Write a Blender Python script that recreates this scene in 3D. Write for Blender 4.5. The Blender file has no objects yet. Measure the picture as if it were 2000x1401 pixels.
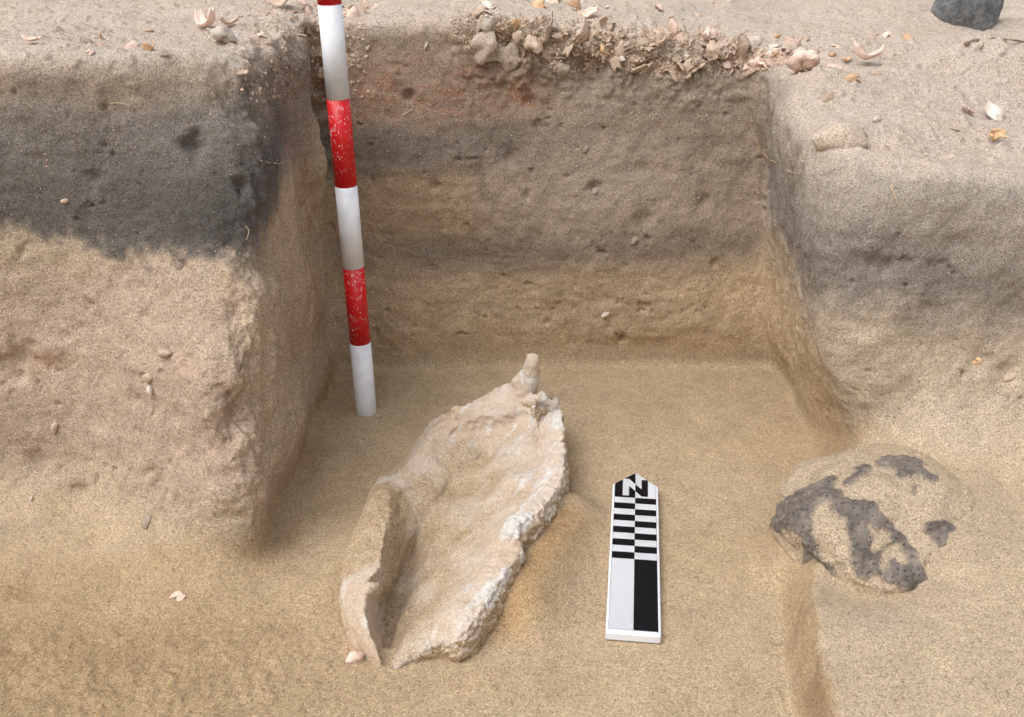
import bpy, bmesh, math, random
import numpy as np
from mathutils import Vector, Matrix, Euler
from mathutils.bvhtree import BVHTree
R = math.radians
rng = np.random.default_rng(7); random.seed(7)
S = bpy.context.scene; C = S.collection

# ---------------- camera, sky, sun, exposure ----------------
CAM_H = .625; PITCH = R(24.8); FPX = 2100.0
cd = bpy.data.cameras.new('camera'); cam = bpy.data.objects.new('camera', cd); C.objects.link(cam)
cam.location = (0, 0, CAM_H); cam.rotation_euler = (R(90) - PITCH, 0, 0)
cd.sensor_width = 36; cd.lens = 36 * FPX / 2000; cd.clip_start = .02; cd.clip_end = 200
cd.dof.use_dof = True; cd.dof.focus_distance = 1.2; cd.dof.aperture_fstop = 22
S.camera = cam
SUN_EL, SUN_AZ = R(60), R(-128)        # azimuth from +Y, negative = to the left
W = bpy.data.worlds.new('World'); S.world = W; W.use_nodes = True
nt = W.node_tree; bg = nt.nodes['Background']
sky = nt.nodes.new('ShaderNodeTexSky'); sky.sky_type = 'NISHITA'; sky.sun_disc = False
sky.sun_elevation = SUN_EL; sky.sun_rotation = SUN_AZ; sky.dust_density = 4; sky.air_density = 1
hs = nt.nodes.new('ShaderNodeHueSaturation'); hs.inputs['Saturation'].default_value = .34
nt.links.new(sky.outputs[0], hs.inputs['Color']); nt.links.new(hs.outputs[0], bg.inputs[0])
bg.inputs[1].default_value = .15
sd = bpy.data.lights.new('sun', 'SUN'); sd.energy = .95; sd.angle = R(55); sd.color = (1, .99, .985)
so = bpy.data.objects.new('sun', sd); C.objects.link(so)
sv = Vector((math.sin(SUN_AZ) * math.cos(SUN_EL), math.cos(SUN_AZ) * math.cos(SUN_EL), math.sin(SUN_EL)))
so.rotation_euler = sv.to_track_quat('Z', 'Y').to_euler()
S.view_settings.view_transform = 'Standard'; S.view_settings.look = 'None'
S.view_settings.exposure = 0.36; S.view_settings.gamma = 1
S.cycles.max_bounces = 6; S.cycles.diffuse_bounces = 4

# ---------------- calibration helpers (rays of the survey photograph -> places in the trench) ----------------
def ray(px, py):
    u = (px - 1000) / FPX; v = (py - 700.5) / FPX
    return Vector((u, math.cos(PITCH) - v * math.sin(PITCH), -(v * math.cos(PITCH) + math.sin(PITCH))))
O = Vector((0, 0, CAM_H))
def P(px, py, z=0.):
    d = ray(px, py); t = (z - CAM_H) / d.z; return O + d * t
def lin(r, g, b):
    f = lambda c: (c / 255 / 12.92) if c <= 10 else ((c / 255 + .055) / 1.055) ** 2.4
    return np.array([f(r), f(g), f(b)])

# ---------------- noise ----------------
def hash3(ix, iy, iz, seed):
    h = (ix * 374761393 + iy * 668265263 + iz * 2147483647 + seed * 1274126177) & 0xffffffff
    h = ((h ^ (h >> 13)) * 1274126177) & 0xffffffff
    h = ((h ^ (h >> 15)) * 2246822519) & 0xffffffff
    return ((h ^ (h >> 16)) & 0xffffff) / float(0xffffff)
def vnoise(p, seed=0):
    f = np.floor(p).astype(np.int64); t = p - f; t = t * t * t * (t * (t * 6 - 15) + 10)
    out = 0
    for a in (0, 1):
        wx = t[:, 0] if a else 1 - t[:, 0]
        for b in (0, 1):
            wy = t[:, 1] if b else 1 - t[:, 1]
            for c in (0, 1):
                wz = t[:, 2] if c else 1 - t[:, 2]
                out = out + wx * wy * wz * hash3(f[:, 0] + a, f[:, 1] + b, f[:, 2] + c, seed)
    return out * 2 - 1
def fbm(p, scale, octs=3, seed=0, gain=.5):
    s = 0; a = 1
    for o in range(octs):
        s = s + a * vnoise(p * (scale * 2.03 ** o) + 13.7 * o, seed + o); a *= gain
    return s
def sm(a, b, x):
    t = np.clip((x - a) / (b - a), 0, 1); return t * t * (3 - 2 * t)
def smax(a, b, k):
    h = np.maximum(k - np.abs(a - b), 0) / k; return np.maximum(a, b) + h * h * k * .25
def smin(a, b, k): return -smax(-a, -b, k)

# ---------------- ground field ----------------
GP = np.array([(-.5,1.0,.472),(-.33,1.02,.466),(-.25,1.1,.455),(-.225,1.3,.455),(-.06,1.37,.452),(.06,1.37,.446),(.126,1.37,.438),(.25,1.37,.427),
   (.32,1.3,.405),(.3,1.12,.38),(.3,1.03,.364),(.38,1.0,.353),(.5,1.0,.349),(.7,1.2,.36),(.6,1.45,.392),(-.9,1.6,.455),(0,1.8,.444),(.9,1.9,.385),(.5,1.7,.41),
   (1.6,1.0,.35),(2,2,.38),(-2,1.2,.47),(0,4,.43),(-3,4,.45),(3,4,.4)])
def gtop(x, y):
    w = 0; s = 0
    for a, b, c in GP:
        q = 1 / ((x - a) ** 2 + (y - b) ** 2 + .0025) ** 1.6
        w = w + q; s = s + q * c
    g = s / w
    # wind-blown ripples and low mounds
    g = g + .022 * np.exp(-(((x - .66) / .13) ** 2 + ((y - 1.38) / .055) ** 2)) + .010 * np.exp(-(((x - .80) / .16) ** 2 + ((y - 1.75) / .07) ** 2)) + .006 * np.exp(-(((x - .47) / .09) ** 2 + ((y - 1.22) / .04) ** 2))
    amp = sm(1.0, 1.2, y) * (.0030 + .0022 * sm(.1, .5, x))
    g = g + amp * (np.sin(x * 21 + 5 * np.sin(y * 9) + y * 30) + np.sin(x * -13 + y * 47 + 2 * np.sin(x * 11)))
    g = g + .004 * sm(1.45, 1.6, y) * np.sin(x * 9 + y * 17 + 1.5 * np.sin(x * 7))
    return g
BONE_XY = None
def seg_d(x, y, a, b):
    ax, ay = a; bx, by = b; dx, dy = bx - ax, by - ay
    t = np.clip(((x - ax) * dx + (y - ay) * dy) / (dx * dx + dy * dy), 0, 1)
    return np.hypot(x - ax - t * dx, y - ay - t * dy)
RK = (.366, .882, .029)          # centre of the half buried boulder
def floor_h(x, y):
    xb = np.interp(y, [.3, .66, .76, .87, .95, 1.07, 1.2], [.226, .229, .238, .262, .292, .345, .37])
    bh = np.interp(y, [.3, .7, .9, 1.0], [.052, .054, .056, .060])
    wd = np.interp(y, [.3, .66, .74, .82, .9, 1.0], [.010, .013, .021, .032, .045, .06])
    tt = (x - xb) / wd
    f = bh * (smax(tt, tt * 0, .15) - smax(tt - 1, tt * 0, .12)) + .024 * sm(.27, .6, x)
    f = f + .022 * sm(-.30, -.75, x) + .010 * np.exp(-(((x + .34) / .1) ** 2 + ((y - .86) / .08) ** 2))
    # soil humped round the boulder
    f = f - .022 * np.exp(-(((x - .315) / .055) ** 2 + ((y - .785) / .045) ** 2)) * sm(.25, .275, x)
    f = f + .026 * np.exp(-(((x - .262) / .020) ** 2 + ((y - .865) / .030) ** 2))
    er = ((x - RK[0]) / .112) ** 2 + ((y - RK[1]) / .112) ** 2
    eh = RK[2] + .066 * np.sqrt(np.clip(1 - er * .97, 0, 1)) - .05 * np.clip(er - 1, 0, 3)
    cov = sm(.02, .10, (x - RK[0]) * .75 - (y - RK[1]) * .35 + .035)
    f = smax(f, eh - .006 - .030 * (1 - cov), .012 + .030 * cov)
    # bed under the bone and the sand bank on its right flank
    d = seg_d(x, y, (-.108, .775), (-.012, 1.05))
    rad = np.interp(y, [.74, .80, .9, 1.05], [.018, .034, .046, .046])
    f = f - .035 * (1 - sm(rad - .010, rad + .004, d))
    d2 = seg_d(x, y, (.012, .80), (.058, .95))
    f = f + .030 * np.exp(-(d2 / .032) ** 2) * sm(.0, .014, d - rad)
    f = f - .004 * np.exp(-(seg_d(x, y, (.0, .775), (.058, .93)) / .012) ** 2)
    f = f + .012 * np.exp(-(seg_d(x, y, (-.178, .83), (-.13, .97)) / .026) ** 2) * sm(-.004, .008, d - rad)
    return f
def lateral(x, y, z):
    wob = .004 * np.sin(y * 31 + z * 17) + .003 * np.sin(z * 43 + y * 11)
    yc = np.interp(z, [0, .08, .19, .27, .37, .45], [.845, .855, .885, .945, 1.01, 1.045])
    ys = np.interp(z, [0, .1, .3, .47], [.955, .962, .985, 1.0])
    tx = sm(-.46, -.25, x)
    yf = ys + (yc - ys) * tx + .005 * np.sin(x * 19 + z * 13)
    lf = yf - y; lx = x + .243 - wob - .012 * sm(.3, .45, z) * sm(1.3, 1.0, y) * -1
    k = .046 + .014 * sm(.32, .45, z)
    L = smax(lf, lx, k)
    Bk = (1.322 + .075 * z + .006 * np.sin(x * 9 + z * 21)) - y
    xc = np.interp(z, [0, .1, .2, .3, .4], [.372, .345, .308, .29, .282])
    xk = np.interp(z, [0, .4], [.352, .305])
    xw = xc + (xk - xc) * sm(.98, 1.34, y)
    Rr = smax(xw - x + wob, (.985 + .05 * z) - y, .05 + .06 * sm(.2, .36, z))
    return L, Bk, Rr
def field(x, y, z):
    g = gtop(x[:, :, :1], y[:, :, :1]) if x.ndim == 3 else gtop(x, y)
    fl = floor_h(x[:, :, :1], y[:, :, :1]) if x.ndim == 3 else floor_h(x, y)
    top = z - g
    L, Bk, Rr = lateral(x, y, z)
    bl = smax(L, top, .034); bb = smax(Bk, top, .022); br = smax(Rr, top, .045)
    b = smin(smin(bl, bb, .02), br, .03)
    kf = .013 + .07 * sm(-.24, -.34, x) * sm(1.02, .98, y) + .11 * sm(.33, .46, x) * sm(1.1, 1.0, y)
    return smin(b, z - fl, kf)

def grown(a0, a1, h, lo, hi, q):
    core = np.arange(a0, a1 + h / 2, h); l = []; r = []
    s = h; v = a0
    while v > lo: s *= q; v -= s; l.append(v)
    s = h; v = a1
    while v < hi: s *= q; v += s; r.append(v)
    return np.array(l[::-1] + list(core) + r)
gx = grown(-.66, .66, .004, -14, 14, 1.10); gy = grown(.58, 1.42, .004, -3, 26, 1.055); gz = np.arange(-.06, .531, .004)
X, Y, Z = np.meshgrid(gx, gy, gz, indexing='ij', sparse=True)
nx, ny, nz = len(gx), len(gy), len(gz)
F = np.empty((nx, ny, nz), np.float32)
for i0 in range(0, nx, 48):
    F[i0:i0+48] = field(np.broadcast_to(X[i0:i0+48], (len(gx[i0:i0+48]), ny, nz)), np.broadcast_to(Y, (len(gx[i0:i0+48]), ny, nz)), Z)
inside = F < 0
cnt = np.zeros((nx-1, ny-1, nz-1), np.int8)
for a in (0, 1):
    for b in (0, 1):
        for c in (0, 1):
            cnt += inside[a:nx-1+a, b:ny-1+b, c:nz-1+c]
act = (cnt > 0) & (cnt < 8); ci, cj, ck = np.nonzero(act)
vid = np.full(act.shape, -1, np.int32); vid[ci, cj, ck] = np.arange(len(ci))
acc = np.zeros((len(ci), 3)); num = np.zeros(len(ci))
corners = [(a, b, c) for a in (0, 1) for b in (0, 1) for c in (0, 1)]
for p in corners:
    for ax in range(3):
        if p[ax]: continue
        q = list(p); q[ax] = 1
        f0 = F[ci+p[0], cj+p[1], ck+p[2]]; f1 = F[ci+q[0], cj+q[1], ck+q[2]]
        m = (f0 < 0) != (f1 < 0)
        t = np.where(m, f0 / np.where(m, f0 - f1, 1), 0)
        pos = np.array(p, float)[None].repeat(len(ci), 0); pos[:, ax] += t
        acc += pos * m[:, None]; num += m
acc /= num[:, None]
V = np.stack([gx[ci] + acc[:, 0] * (gx[ci+1] - gx[ci]), gy[cj] + acc[:, 1] * (gy[cj+1] - gy[cj]), gz[ck] + acc[:, 2] * (gz[ck+1] - gz[ck])], 1)
faces = []
for ax in range(3):
    sl0 = [slice(1, n-1) for n in (nx, ny, nz)]; sl1 = list(sl0)
    sl0[ax] = slice(0, (nx, ny, nz)[ax]-1); sl1[ax] = slice(1, (nx, ny, nz)[ax])
    a = inside[tuple(sl0)]; b = inside[tuple(sl1)]
    e = np.nonzero(a != b)
    idx = [e[d] + (0 if d == ax else 1) for d in range(3)]
    u, w = [(1, 2), (2, 0), (0, 1)][ax]
    def cell(du, dw):
        q = [idx[0].copy(), idx[1].copy(), idx[2].copy()]; q[u] -= du; q[w] -= dw; return vid[q[0], q[1], q[2]]
    qd = np.stack([cell(1, 1), cell(0, 1), cell(0, 0), cell(1, 0)], 1)
    flip = ~a[e]; qd[flip] = qd[flip][:, ::-1]
    faces.append(qd)
FA = np.concatenate(faces); FA = FA[(FA >= 0).all(1)]
del F, inside, cnt, act, vid

def mesh_np(name, V, FA, smooth=True):
    me = bpy.data.meshes.new(name); k = FA.shape[1]
    me.vertices.add(len(V)); me.vertices.foreach_set('co', V.astype(np.float32).ravel())
    me.loops.add(FA.size); me.loops.foreach_set('vertex_index', FA.astype(np.int32).ravel())
    me.polygons.add(len(FA)); me.polygons.foreach_set('loop_start', np.arange(0, FA.size, k, dtype=np.int32))
    me.polygons.foreach_set('use_smooth', np.full(len(FA), smooth))
    me.update(calc_edges=True); return me
def arr(me):
    V = np.empty(len(me.vertices) * 3, np.float32); me.vertices.foreach_get('co', V)
    N = np.empty(len(me.vertices) * 3, np.float32); me.vertices.foreach_get('normal', N)
    return V.reshape(-1, 3).astype(float), N.reshape(-1, 3).astype(float)
me = mesh_np('base', V, FA); ob = bpy.data.objects.new('base', me); C.objects.link(ob)
ss = ob.modifiers.new('s', 'SUBSURF'); ss.levels = 1; ss.render_levels = 1
bpy.context.view_layer.update(); dg = bpy.context.evaluated_depsgraph_get()
me2 = bpy.data.meshes.new_from_object(ob.evaluated_get(dg), depsgraph=dg)
bvh0 = BVHTree.FromPolygons([tuple(v) for v in V], FA.tolist())
bpy.data.objects.remove(ob); bpy.data.meshes.remove(me)
V, N = arr(me2)
def hit0(px, py):
    h = bvh0.ray_cast(O, ray(px, py).normalized()); return h[0]
x, y, z = V[:, 0], V[:, 1], V[:, 2]
Lt, Bk, Rt = lateral(x, y, z); g = gtop(x, y); fl = floor_h(x, y)
latm = np.minimum(np.minimum(Lt, Bk), Rt)
is_floor = (z - fl) < .012
is_top = (~is_floor) & ((z - g) > latm - .004)
wallness = sm(.012, .05, z - fl) * sm(.01, .035, g - z)
topness = sm(.035, .0, g - z)
near = (np.abs(x) < 1.2) & (y < 2.4) & (y > .3)
d = np.zeros(len(V)); q = V[near]
nn = np.abs(N[near])
base = .0022 * fbm(q, 14, 3, 3) * (.35 + wallness[near] + 1.2 * topness[near]) + .0011 * fbm(q, 60, 3, 9) * (.35 + .9 * wallness[near] + .8 * topness[near])
pit = np.clip(fbm(q, 85, 3, 21) - .90, 0, 1) * .010 * wallness[near]
pit2 = np.clip(fbm(q, 34, 3, 45) - .95, 0, 1) * .014 * wallness[near]
clod = np.clip(fbm(q, 110, 3, 31) - .35, 0, 1) * .0045 * topness[near]
# vertical trowel strokes on the two side walls
side = nn[:, 0] * wallness[near]
st = fbm(q * np.array([30, 90, 9.]), 1, 4, 5, .6) * .0038 * side
led = fbm(q * np.array([6, 6, 70.]), 1, 2, 15) * .0006 * wallness[near] * nn[:, 1]
# coarse crumbly sand in the foreground at the left
cs = sm(-.02, -.22, q[:, 0]) * sm(.86, .72, q[:, 1]) + .12
grain = (fbm(q, 260, 2, 71) * .0012 + fbm(q, 90, 2, 73) * .0010) * cs * (q[:, 2] < .1)
# crumbling edges by the midden
mid = sm(-.12, .0, q[:, 0]) * sm(.33, .25, q[:, 0]) * sm(.33, .40, q[:, 2]) * sm(1.25, 1.31, q[:, 1]) * sm(1.48, 1.40, q[:, 1])
mdn = (.006 * fbm(q, 40, 3, 81) + .008 * np.abs(fbm(q, 75, 2, 83)) - .004 + .002 * fbm(q, 230, 2, 84)) * mid
cor = np.exp(-((q[:, 0] + .250) / .022) ** 2) * sm(1.06, 1.0, q[:, 1]) * sm(.02, .08, q[:, 2]) * sm(.42, .36, q[:, 2])
crn2 = .004 * fbm(q, 40, 4, 95, .6) * cor
lc = np.exp(-((q[:, 0] + .245) / .05) ** 2) * sm(.36, .42, q[:, 2]) * sm(1.4, 1.2, q[:, 1])
crn = .006 * fbm(q, 50, 3, 91) * lc
d[near] = crn2 + base - pit - pit2 + clod + st + led + grain + mdn + crn
V += N * d[:, None]
# single holes (negative) and lumps (positive): pixel, radius, depth
DENTS = [(625,90,.010,.018),(628,130,.011,.022),(631,170,.011,.024),(633,210,.011,.024),(635,250,.011,.022),(637,290,.011,.018),(638,330,.010,.014),(610,62,.010,.016),(555,35,.008,.010),(515,60,.010,.008),(535,110,.010,-.006),(500,120,.008,.007),(580,90,.009,.009),(1010,130,.008,.007),(800,187,.0055,.012),(1033,195,.007,.014),(995,305,.011,.010),(1160,366,.007,.009),(1215,661,.005,.012),(1067,630,.004,.008),(850,365,.006,.006),
 (378,283,.010,.016),(205,210,.004,.010),(212,225,.003,.008),(255,168,.006,-.005),(203,285,.004,.008),(233,258,.003,.007),(185,350,.006,.006),(472,362,.007,.009),(350,520,.006,.006),
 (470,795,.020,.016),(430,860,.014,.008),(45,700,.018,.011),(20,720,.014,.010),(105,680,.016,-.006),(460,610,.012,.006),(75,905,.012,.006),(500,225,.008,.010),(515,205,.006,.008),(540,195,.006,.008),
 (1520,320,.004,.012),(1545,395,.006,.007),(1532,545,.008,.006),(1710,515,.010,.006),(1735,520,.008,.006),(1865,480,.008,.006),(1920,705,.012,.006),(1970,730,.010,.007),
 (1690,280,.014,.012),(1650,265,.022,-.007),(1140,140,.013,.018),(1165,135,.012,.016),(1000,95,.010,.018),(1240,150,.008,.010),(1360,140,.008,.010),(985,170,.006,.008),(1260,430,.012,.007),(1380,390,.008,.006),
 (630,70,.016,.016),(625,120,.012,.010),(445,1010,.012,.006),(160,960,.010,.006),(470,150,.008,-.006),(480,165,.008,.008),(600,330,.008,.006),(560,560,.010,.006),(575,700,.012,.006),
 (20,1265,.010,.006),(60,1150,.016,.004),(1585,1310,.010,.004),(1540,1230,.015,.005),(1850,560,.02,.004)]
for px, py, r, dep in DENTS:
    h = hit0(px, py)
    if h is None: continue
    dd = np.linalg.norm(V - np.array(h), axis=1); m = dd < 3 * r
    dq = dd[m] / r * (1 + .35 * vnoise(V[m] * 120, 5))
    V[m] -= N[m] * (dep * np.exp(-dq ** 2))[:, None]
me2.vertices.foreach_set('co', V.astype(np.float32).ravel()); me2.update()
_, N = arr(me2)
x, y, z = V[:, 0], V[:, 1], V[:, 2]

# ---------------- soil colours: layers of the section ----------------
def mix(c, c2, t): return c + (np.asarray(c2) - c) * t[:, None]
n1 = fbm(V, 9, 3, 101); n2 = fbm(V, 30, 4, 111, .62); n3 = fbm(V * np.array([8, 8, 60.]), 1, 3, 121)
SAND = lin(186, 160, 122); FLOOR = lin(188, 165, 133)
col = np.tile(lin(204, 189, 174), (len(V), 1))                         # dry surface
tv = np.clip(.5 + .5 * n2, 0, 1); col = mix(col, lin(190, 172, 154), np.clip(tv * 1.3 - .1, 0, 1) * .7)
left = sm(-.17, -.22, x) * sm(1.335, 1.32, y); right = sm(.27, .29, x) * sm(1.335, 1.32, y)
lf_front = left * sm(-.243, -.262, x)
under = sm(.0, .03 - .014 * sm(.26, .32, x), g - z)
# --- left block front
c = np.tile(lin(188, 168, 143), (len(V), 1))
c = mix(c, lin(190, 168, 147), sm(.19, .13, np.abs(z - .17) * 1.6 + .05 * n1))
zb = np.interp(x, [-.6, -.49, -.396, -.289, -.245], [.325, .314, .296, .302, .304]) + .007 * n2 + .006 * n1 + .008 * fbm(V, 110, 3, 161)
dk = sm(-.020, .014, z - zb)
c = mix(c, lin(134, 126, 118), dk); c = mix(c, lin(108, 101, 94), dk * sm(.42, .32, z + .012 * n1)); c = mix(c, lin(90, 85, 80), dk * sm(.39, .31, z + .01 * n1) * sm(-.40, -.27, x))
c = mix(c, lin(160, 143, 126), dk * sm(.40, .45, z + .02 * n1))
cL = c
# --- left side wall in the slot
c = np.tile(lin(196, 174, 150), (len(V), 1)); c = mix(c, lin(176, 146, 116), sm(.1, .5, n1 + n3 * .5) * .6)
dk = sm(.24, .32, z + .02 * n1 - .05 * sm(1.02, 1.12, y)); c = mix(c, lin(166, 150, 134), dk); c = mix(c, lin(108, 102, 98), dk * sm(1.30, 1.06, y + .05 * n1) * sm(.42, .36, z))
cS = c
# --- back wall
c = np.tile(lin(188, 165, 136), (len(V), 1))
c = mix(c, lin(170, 143, 110), sm(.09, .02, z + .012 * n2) * .75 + .0 * z)
c = mix(c, lin(170, 140, 100), sm(.3, .0, np.abs(n3)) * .3)
zt = np.interp(x, [-.24, -.1, 0, .1, .34], [.135, .135, .137, .145, .155]) + .006 * n2
gr = sm(-.03, .032, z - zt + .006 * n2)
c = mix(c, lin(164, 146, 127), gr); c = mix(c, lin(140, 126, 110), gr * sm(.055, .0, np.abs(z - .165 + .01 * n1)) * sm(-.16, -.08, x + .03 * n1))
tan = sm(-.02, .02, z - .175 - .01 * n1) * sm(.275, .25, z + .008 * n2) * sm(.04, -.05, x + .04 * n1)
c = mix(c, lin(176, 153, 125), tan * .85)
br = sm(.0, .10, x) * sm(.18, .24, z); c = mix(c, lin(168, 151, 134), br)
dg_ = sm(.245, .285, z + .010 * n2) * sm(.345, .305, z + .012 * n1) * sm(.14, -.14, x + .05 * n1); c = mix(c, lin(122, 112, 103), dg_ * .75)
rd = sm(.315, .34, z + .008 * n1) * sm(.43, .40, z + .01 * n2) * sm(.07, -.02, x + .03 * n1); c = mix(c, lin(154, 130, 112), rd * .8)
rs = rd * sm(.0, .9, fbm(V * np.array([1, 1, 2.2]), 60, 4, 131, .7)) * sm(.410, .375, z) * sm(.30, .345, z); c = mix(c, lin(160, 112, 82), rs * .55)
c = mix(c, lin(176, 156, 134), sm(.385, .43, z + .02 * n2) * sm(-.15, .05, x + 1.5 * (z - .4)))
cB = c
# --- right block: side wall and front
c = np.tile(lin(194, 176, 153), (len(V), 1))
zr = np.interp(x, [.27, .31, .40, .53, .7], [.26, .225, .222, .190, .19]) + .012 * n1 + .010 * n2 - .004
dk = sm(-.028, .03, z - zr)
c = mix(c, lin(166, 154, 141), dk); c = mix(c, lin(142, 132, 122), dk * sm(.06, .0, np.abs(z - zr - .045)) * sm(.6, .4, x))
c = mix(c, lin(182, 168, 152), dk * sm(.325, .365, z + .015 * n1) * .7)
sidew = sm(1.0, 1.05, y) * sm(.42, .38, x)
c = mix(c, lin(194, 169, 135), sidew * sm(.20, .12, z + .02 * n1) * .8)
cR = c
colw = mix(cB, 0, np.zeros(len(V)))
colw = colw * (1 - left[:, None]) + (cL * lf_front[:, None] + cS * (1 - lf_front)[:, None]) * left[:, None]
colw = colw * (1 - right[:, None]) + cR * right[:, None]
col = col * (1 - under[:, None]) + colw * under[:, None]
# --- floor
c = np.tile(FLOOR, (len(V), 1)); c = mix(c, lin(190, 170, 143), np.clip(.5 + n1 * .6, 0, 1) * .45)
xb_ = np.interp(y, [.3, .66, .76, .87, .95, 1.07, 1.2], [.226, .229, .238, .262, .292, .345, .37]); wd_ = np.interp(y, [.3, .66, .74, .82, .9, 1.0], [.010, .013, .021, .032, .045, .06])
xj = x + .004 * n2 + .002 * fbm(V, 120, 2, 171); onbank = sm(wd_ - .003, wd_ + .003, xj - xb_); face_ = sm(-.006, .006, xj - xb_) * (1 - onbank)
c = mix(c, lin(192, 172, 145), onbank * .8); c = mix(c, lin(184, 158, 125), face_ * sm(1.15, 1.0, y) * np.clip(.6 + .4 * n1 + .3 * n2, .15, .8) + .15 * np.exp(-((x - xb_ - .01) / .02) ** 2) * sm(.98, 1.05, y) * sm(1.26, 1.12, y))
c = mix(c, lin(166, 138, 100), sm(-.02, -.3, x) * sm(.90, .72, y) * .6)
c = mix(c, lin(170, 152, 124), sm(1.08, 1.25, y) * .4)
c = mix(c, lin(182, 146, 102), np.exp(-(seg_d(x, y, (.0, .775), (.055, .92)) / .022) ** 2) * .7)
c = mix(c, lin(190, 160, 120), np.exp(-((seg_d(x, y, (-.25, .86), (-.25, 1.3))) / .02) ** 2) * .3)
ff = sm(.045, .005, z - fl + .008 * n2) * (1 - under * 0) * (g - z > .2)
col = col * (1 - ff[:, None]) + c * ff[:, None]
STAINS = [(330,1095,.07,.02,(166,136,100),.6),(60,1150,.06,.035,(160,134,100),.6),(560,1060,.015,.04,(166,134,100),.4),(470,800,.018,.014,(140,106,78),.8),(430,860,.012,.012,(150,116,86),.6),(575,640,.03,.05,(146,116,92),.6),
 (600,900,.02,.05,(160,126,90),.5),(1575,900,.03,.07,(194,166,130),.4),(1597,1345,.008,.03,(150,122,92),.5),(940,348,.005,.02,(112,102,94),.6),(1500,640,.015,.015,(172,140,100),.4),
 (100,700,.03,.008,(164,130,98),.6),(40,715,.02,.008,(160,124,92),.7),(350,720,.09,.012,(196,164,142),.5),(1730,1210,.03,.02,(170,158,146),.6),(1980,1060,.04,.02,(166,154,142),.6),(1900,640,.06,.02,(180,160,140),.4),(1580,580,.008,.04,(126,116,106),.6),
 (450,620,.02,.012,(166,130,92),.5),(445,560,.012,.012,(190,162,126),.6),(1600,1020,.03,.03,(196,168,134),.4),(170,1260,.09,.04,(164,138,104),.5),(900,1330,.12,.02,(176,150,116),.4),(1330,1000,.08,.05,(184,164,136),.4),(30,1030,.09,.012,(172,158,138),.5),(250,1060,.05,.01,(176,162,142),.5)]
for px, py, ra, rb, cc_, am in STAINS:
    h = hit0(px, py)
    if h is None: continue
    q2 = ((V[:, 0] - h[0]) / ra) ** 2 + (np.hypot(V[:, 1] - h[1], V[:, 2] - h[2]) / rb) ** 2
    tt = np.exp(-q2 * (1 + .5 * n2)) * am * np.clip(.8 + .5 * n1 + .3 * n2, 0, 1.2); col = mix(col, lin(*cc_), np.clip(tt, 0, 1))
fin = np.clip(1 + .06 * n2 + .05 * fbm(V, 90, 2, 151), .7, 1.3); col *= fin[:, None]

# ---------------- node material helpers ----------------
def new_mat(name):
    m = bpy.data.materials.new(name); m.use_nodes = True; return m, m.node_tree, m.node_tree.nodes['Principled BSDF']
def nd(t, typ, **kw):
    n = t.nodes.new(typ)
    for k, v in kw.items():
        if k in n.inputs: n.inputs[k].default_value = v
        else: setattr(n, k, v)
    return n
def noise(t, scale, detail=3, rough=.6, vec=None):
    n = nd(t, 'ShaderNodeTexNoise', Scale=scale, Detail=detail, Roughness=rough)
    if vec is None:
        geo = t.nodes.get('OC') or nd(t, 'ShaderNodeTexCoord'); geo.name = 'OC'; vec = geo.outputs['Object']
    t.links.new(vec, n.inputs['Vector']); return n
def ramp(t, src, stops):
    r = nd(t, 'ShaderNodeValToRGB'); t.links.new(src, r.inputs[0]); e = r.color_ramp.elements
    while len(e) < len(stops): e.new(.5)
    for el, (p, cc) in zip(e, stops):
        el.position = p; el.color = (*cc, 1) if hasattr(cc, '__len__') else (cc, cc, cc, 1)
    return r
def mixc(t, a, b, fac, mode='MIX'):
    m = nd(t, 'ShaderNodeMix', data_type='RGBA', blend_type=mode)
    for s, i in ((a, 6), (b, 7)):
        if hasattr(s, 'is_output'): t.links.new(s, m.inputs[i])
        else: m.inputs[i].default_value = (*s, 1) if len(s) == 3 else s
    if hasattr(fac, 'is_output'): t.links.new(fac, m.inputs[0])
    else: m.inputs[0].default_value = fac
    return m.outputs[2]
def bump(t, bs, pairs):
    prev = None
    for src, dist in pairs:
        b = nd(t, 'ShaderNodeBump', Strength=1.0, Distance=dist); t.links.new(src, b.inputs['Height'])
        if prev: t.links.new(prev, b.inputs['Normal'])
        prev = b.outputs[0]
    t.links.new(prev, bs.inputs['Normal'])
def grains(t, base, amt=1., k=1.):
    """mineral grains: fine light and dark speckle on a base colour"""
    a = noise(t, 700 * k, 2, .75); b = noise(t, 1500 * k, 1, .5); 
    ra = ramp(t, a.outputs[0], [(.28, 1 - .34 * amt), (.5, 1.0), (.72, 1 + .26 * amt)])
    rb = ramp(t, b.outputs[0], [(.30, 1 - .42 * amt), (.5, 1.0), (.75, 1 + .5 * amt)])
    c = mixc(t, base, ra.outputs[0], 1., 'MULTIPLY'); c = mixc(t, c, rb.outputs[0], 1., 'MULTIPLY')
    v = nd(t, 'ShaderNodeTexVoronoi', Scale=420. * k); t.links.new(t.nodes['OC'].outputs['Object'], v.inputs['Vector'])
    hue = mixc(t, (.5, .5, .5), v.outputs['Color'], .05 * amt)
    c = mixc(t, c, hue, .8, 'OVERLAY')
    v2 = nd(t, 'ShaderNodeTexVoronoi', Scale=860. * k); t.links.new(t.nodes['OC'].outputs['Object'], v2.inputs['Vector'])
    sp = nd(t, 'ShaderNodeSeparateColor'); t.links.new(v2.outputs['Color'], sp.inputs[0])
    gr_ = ramp(t, sp.outputs[0], [(.0, 1 - .50 * amt), (.10, 1 - .38 * amt), (.17, .95), (.5, 1.01), (.84, 1.04), (.93, 1 + .36 * amt)])
    c = mixc(t, c, gr_.outputs[0], 1., 'MULTIPLY')
    return c, a, b
m_sand, t, bs = new_mat('sandy_soil')
at = nd(t, 'ShaderNodeAttribute', attribute_name='soil'); 
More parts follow.
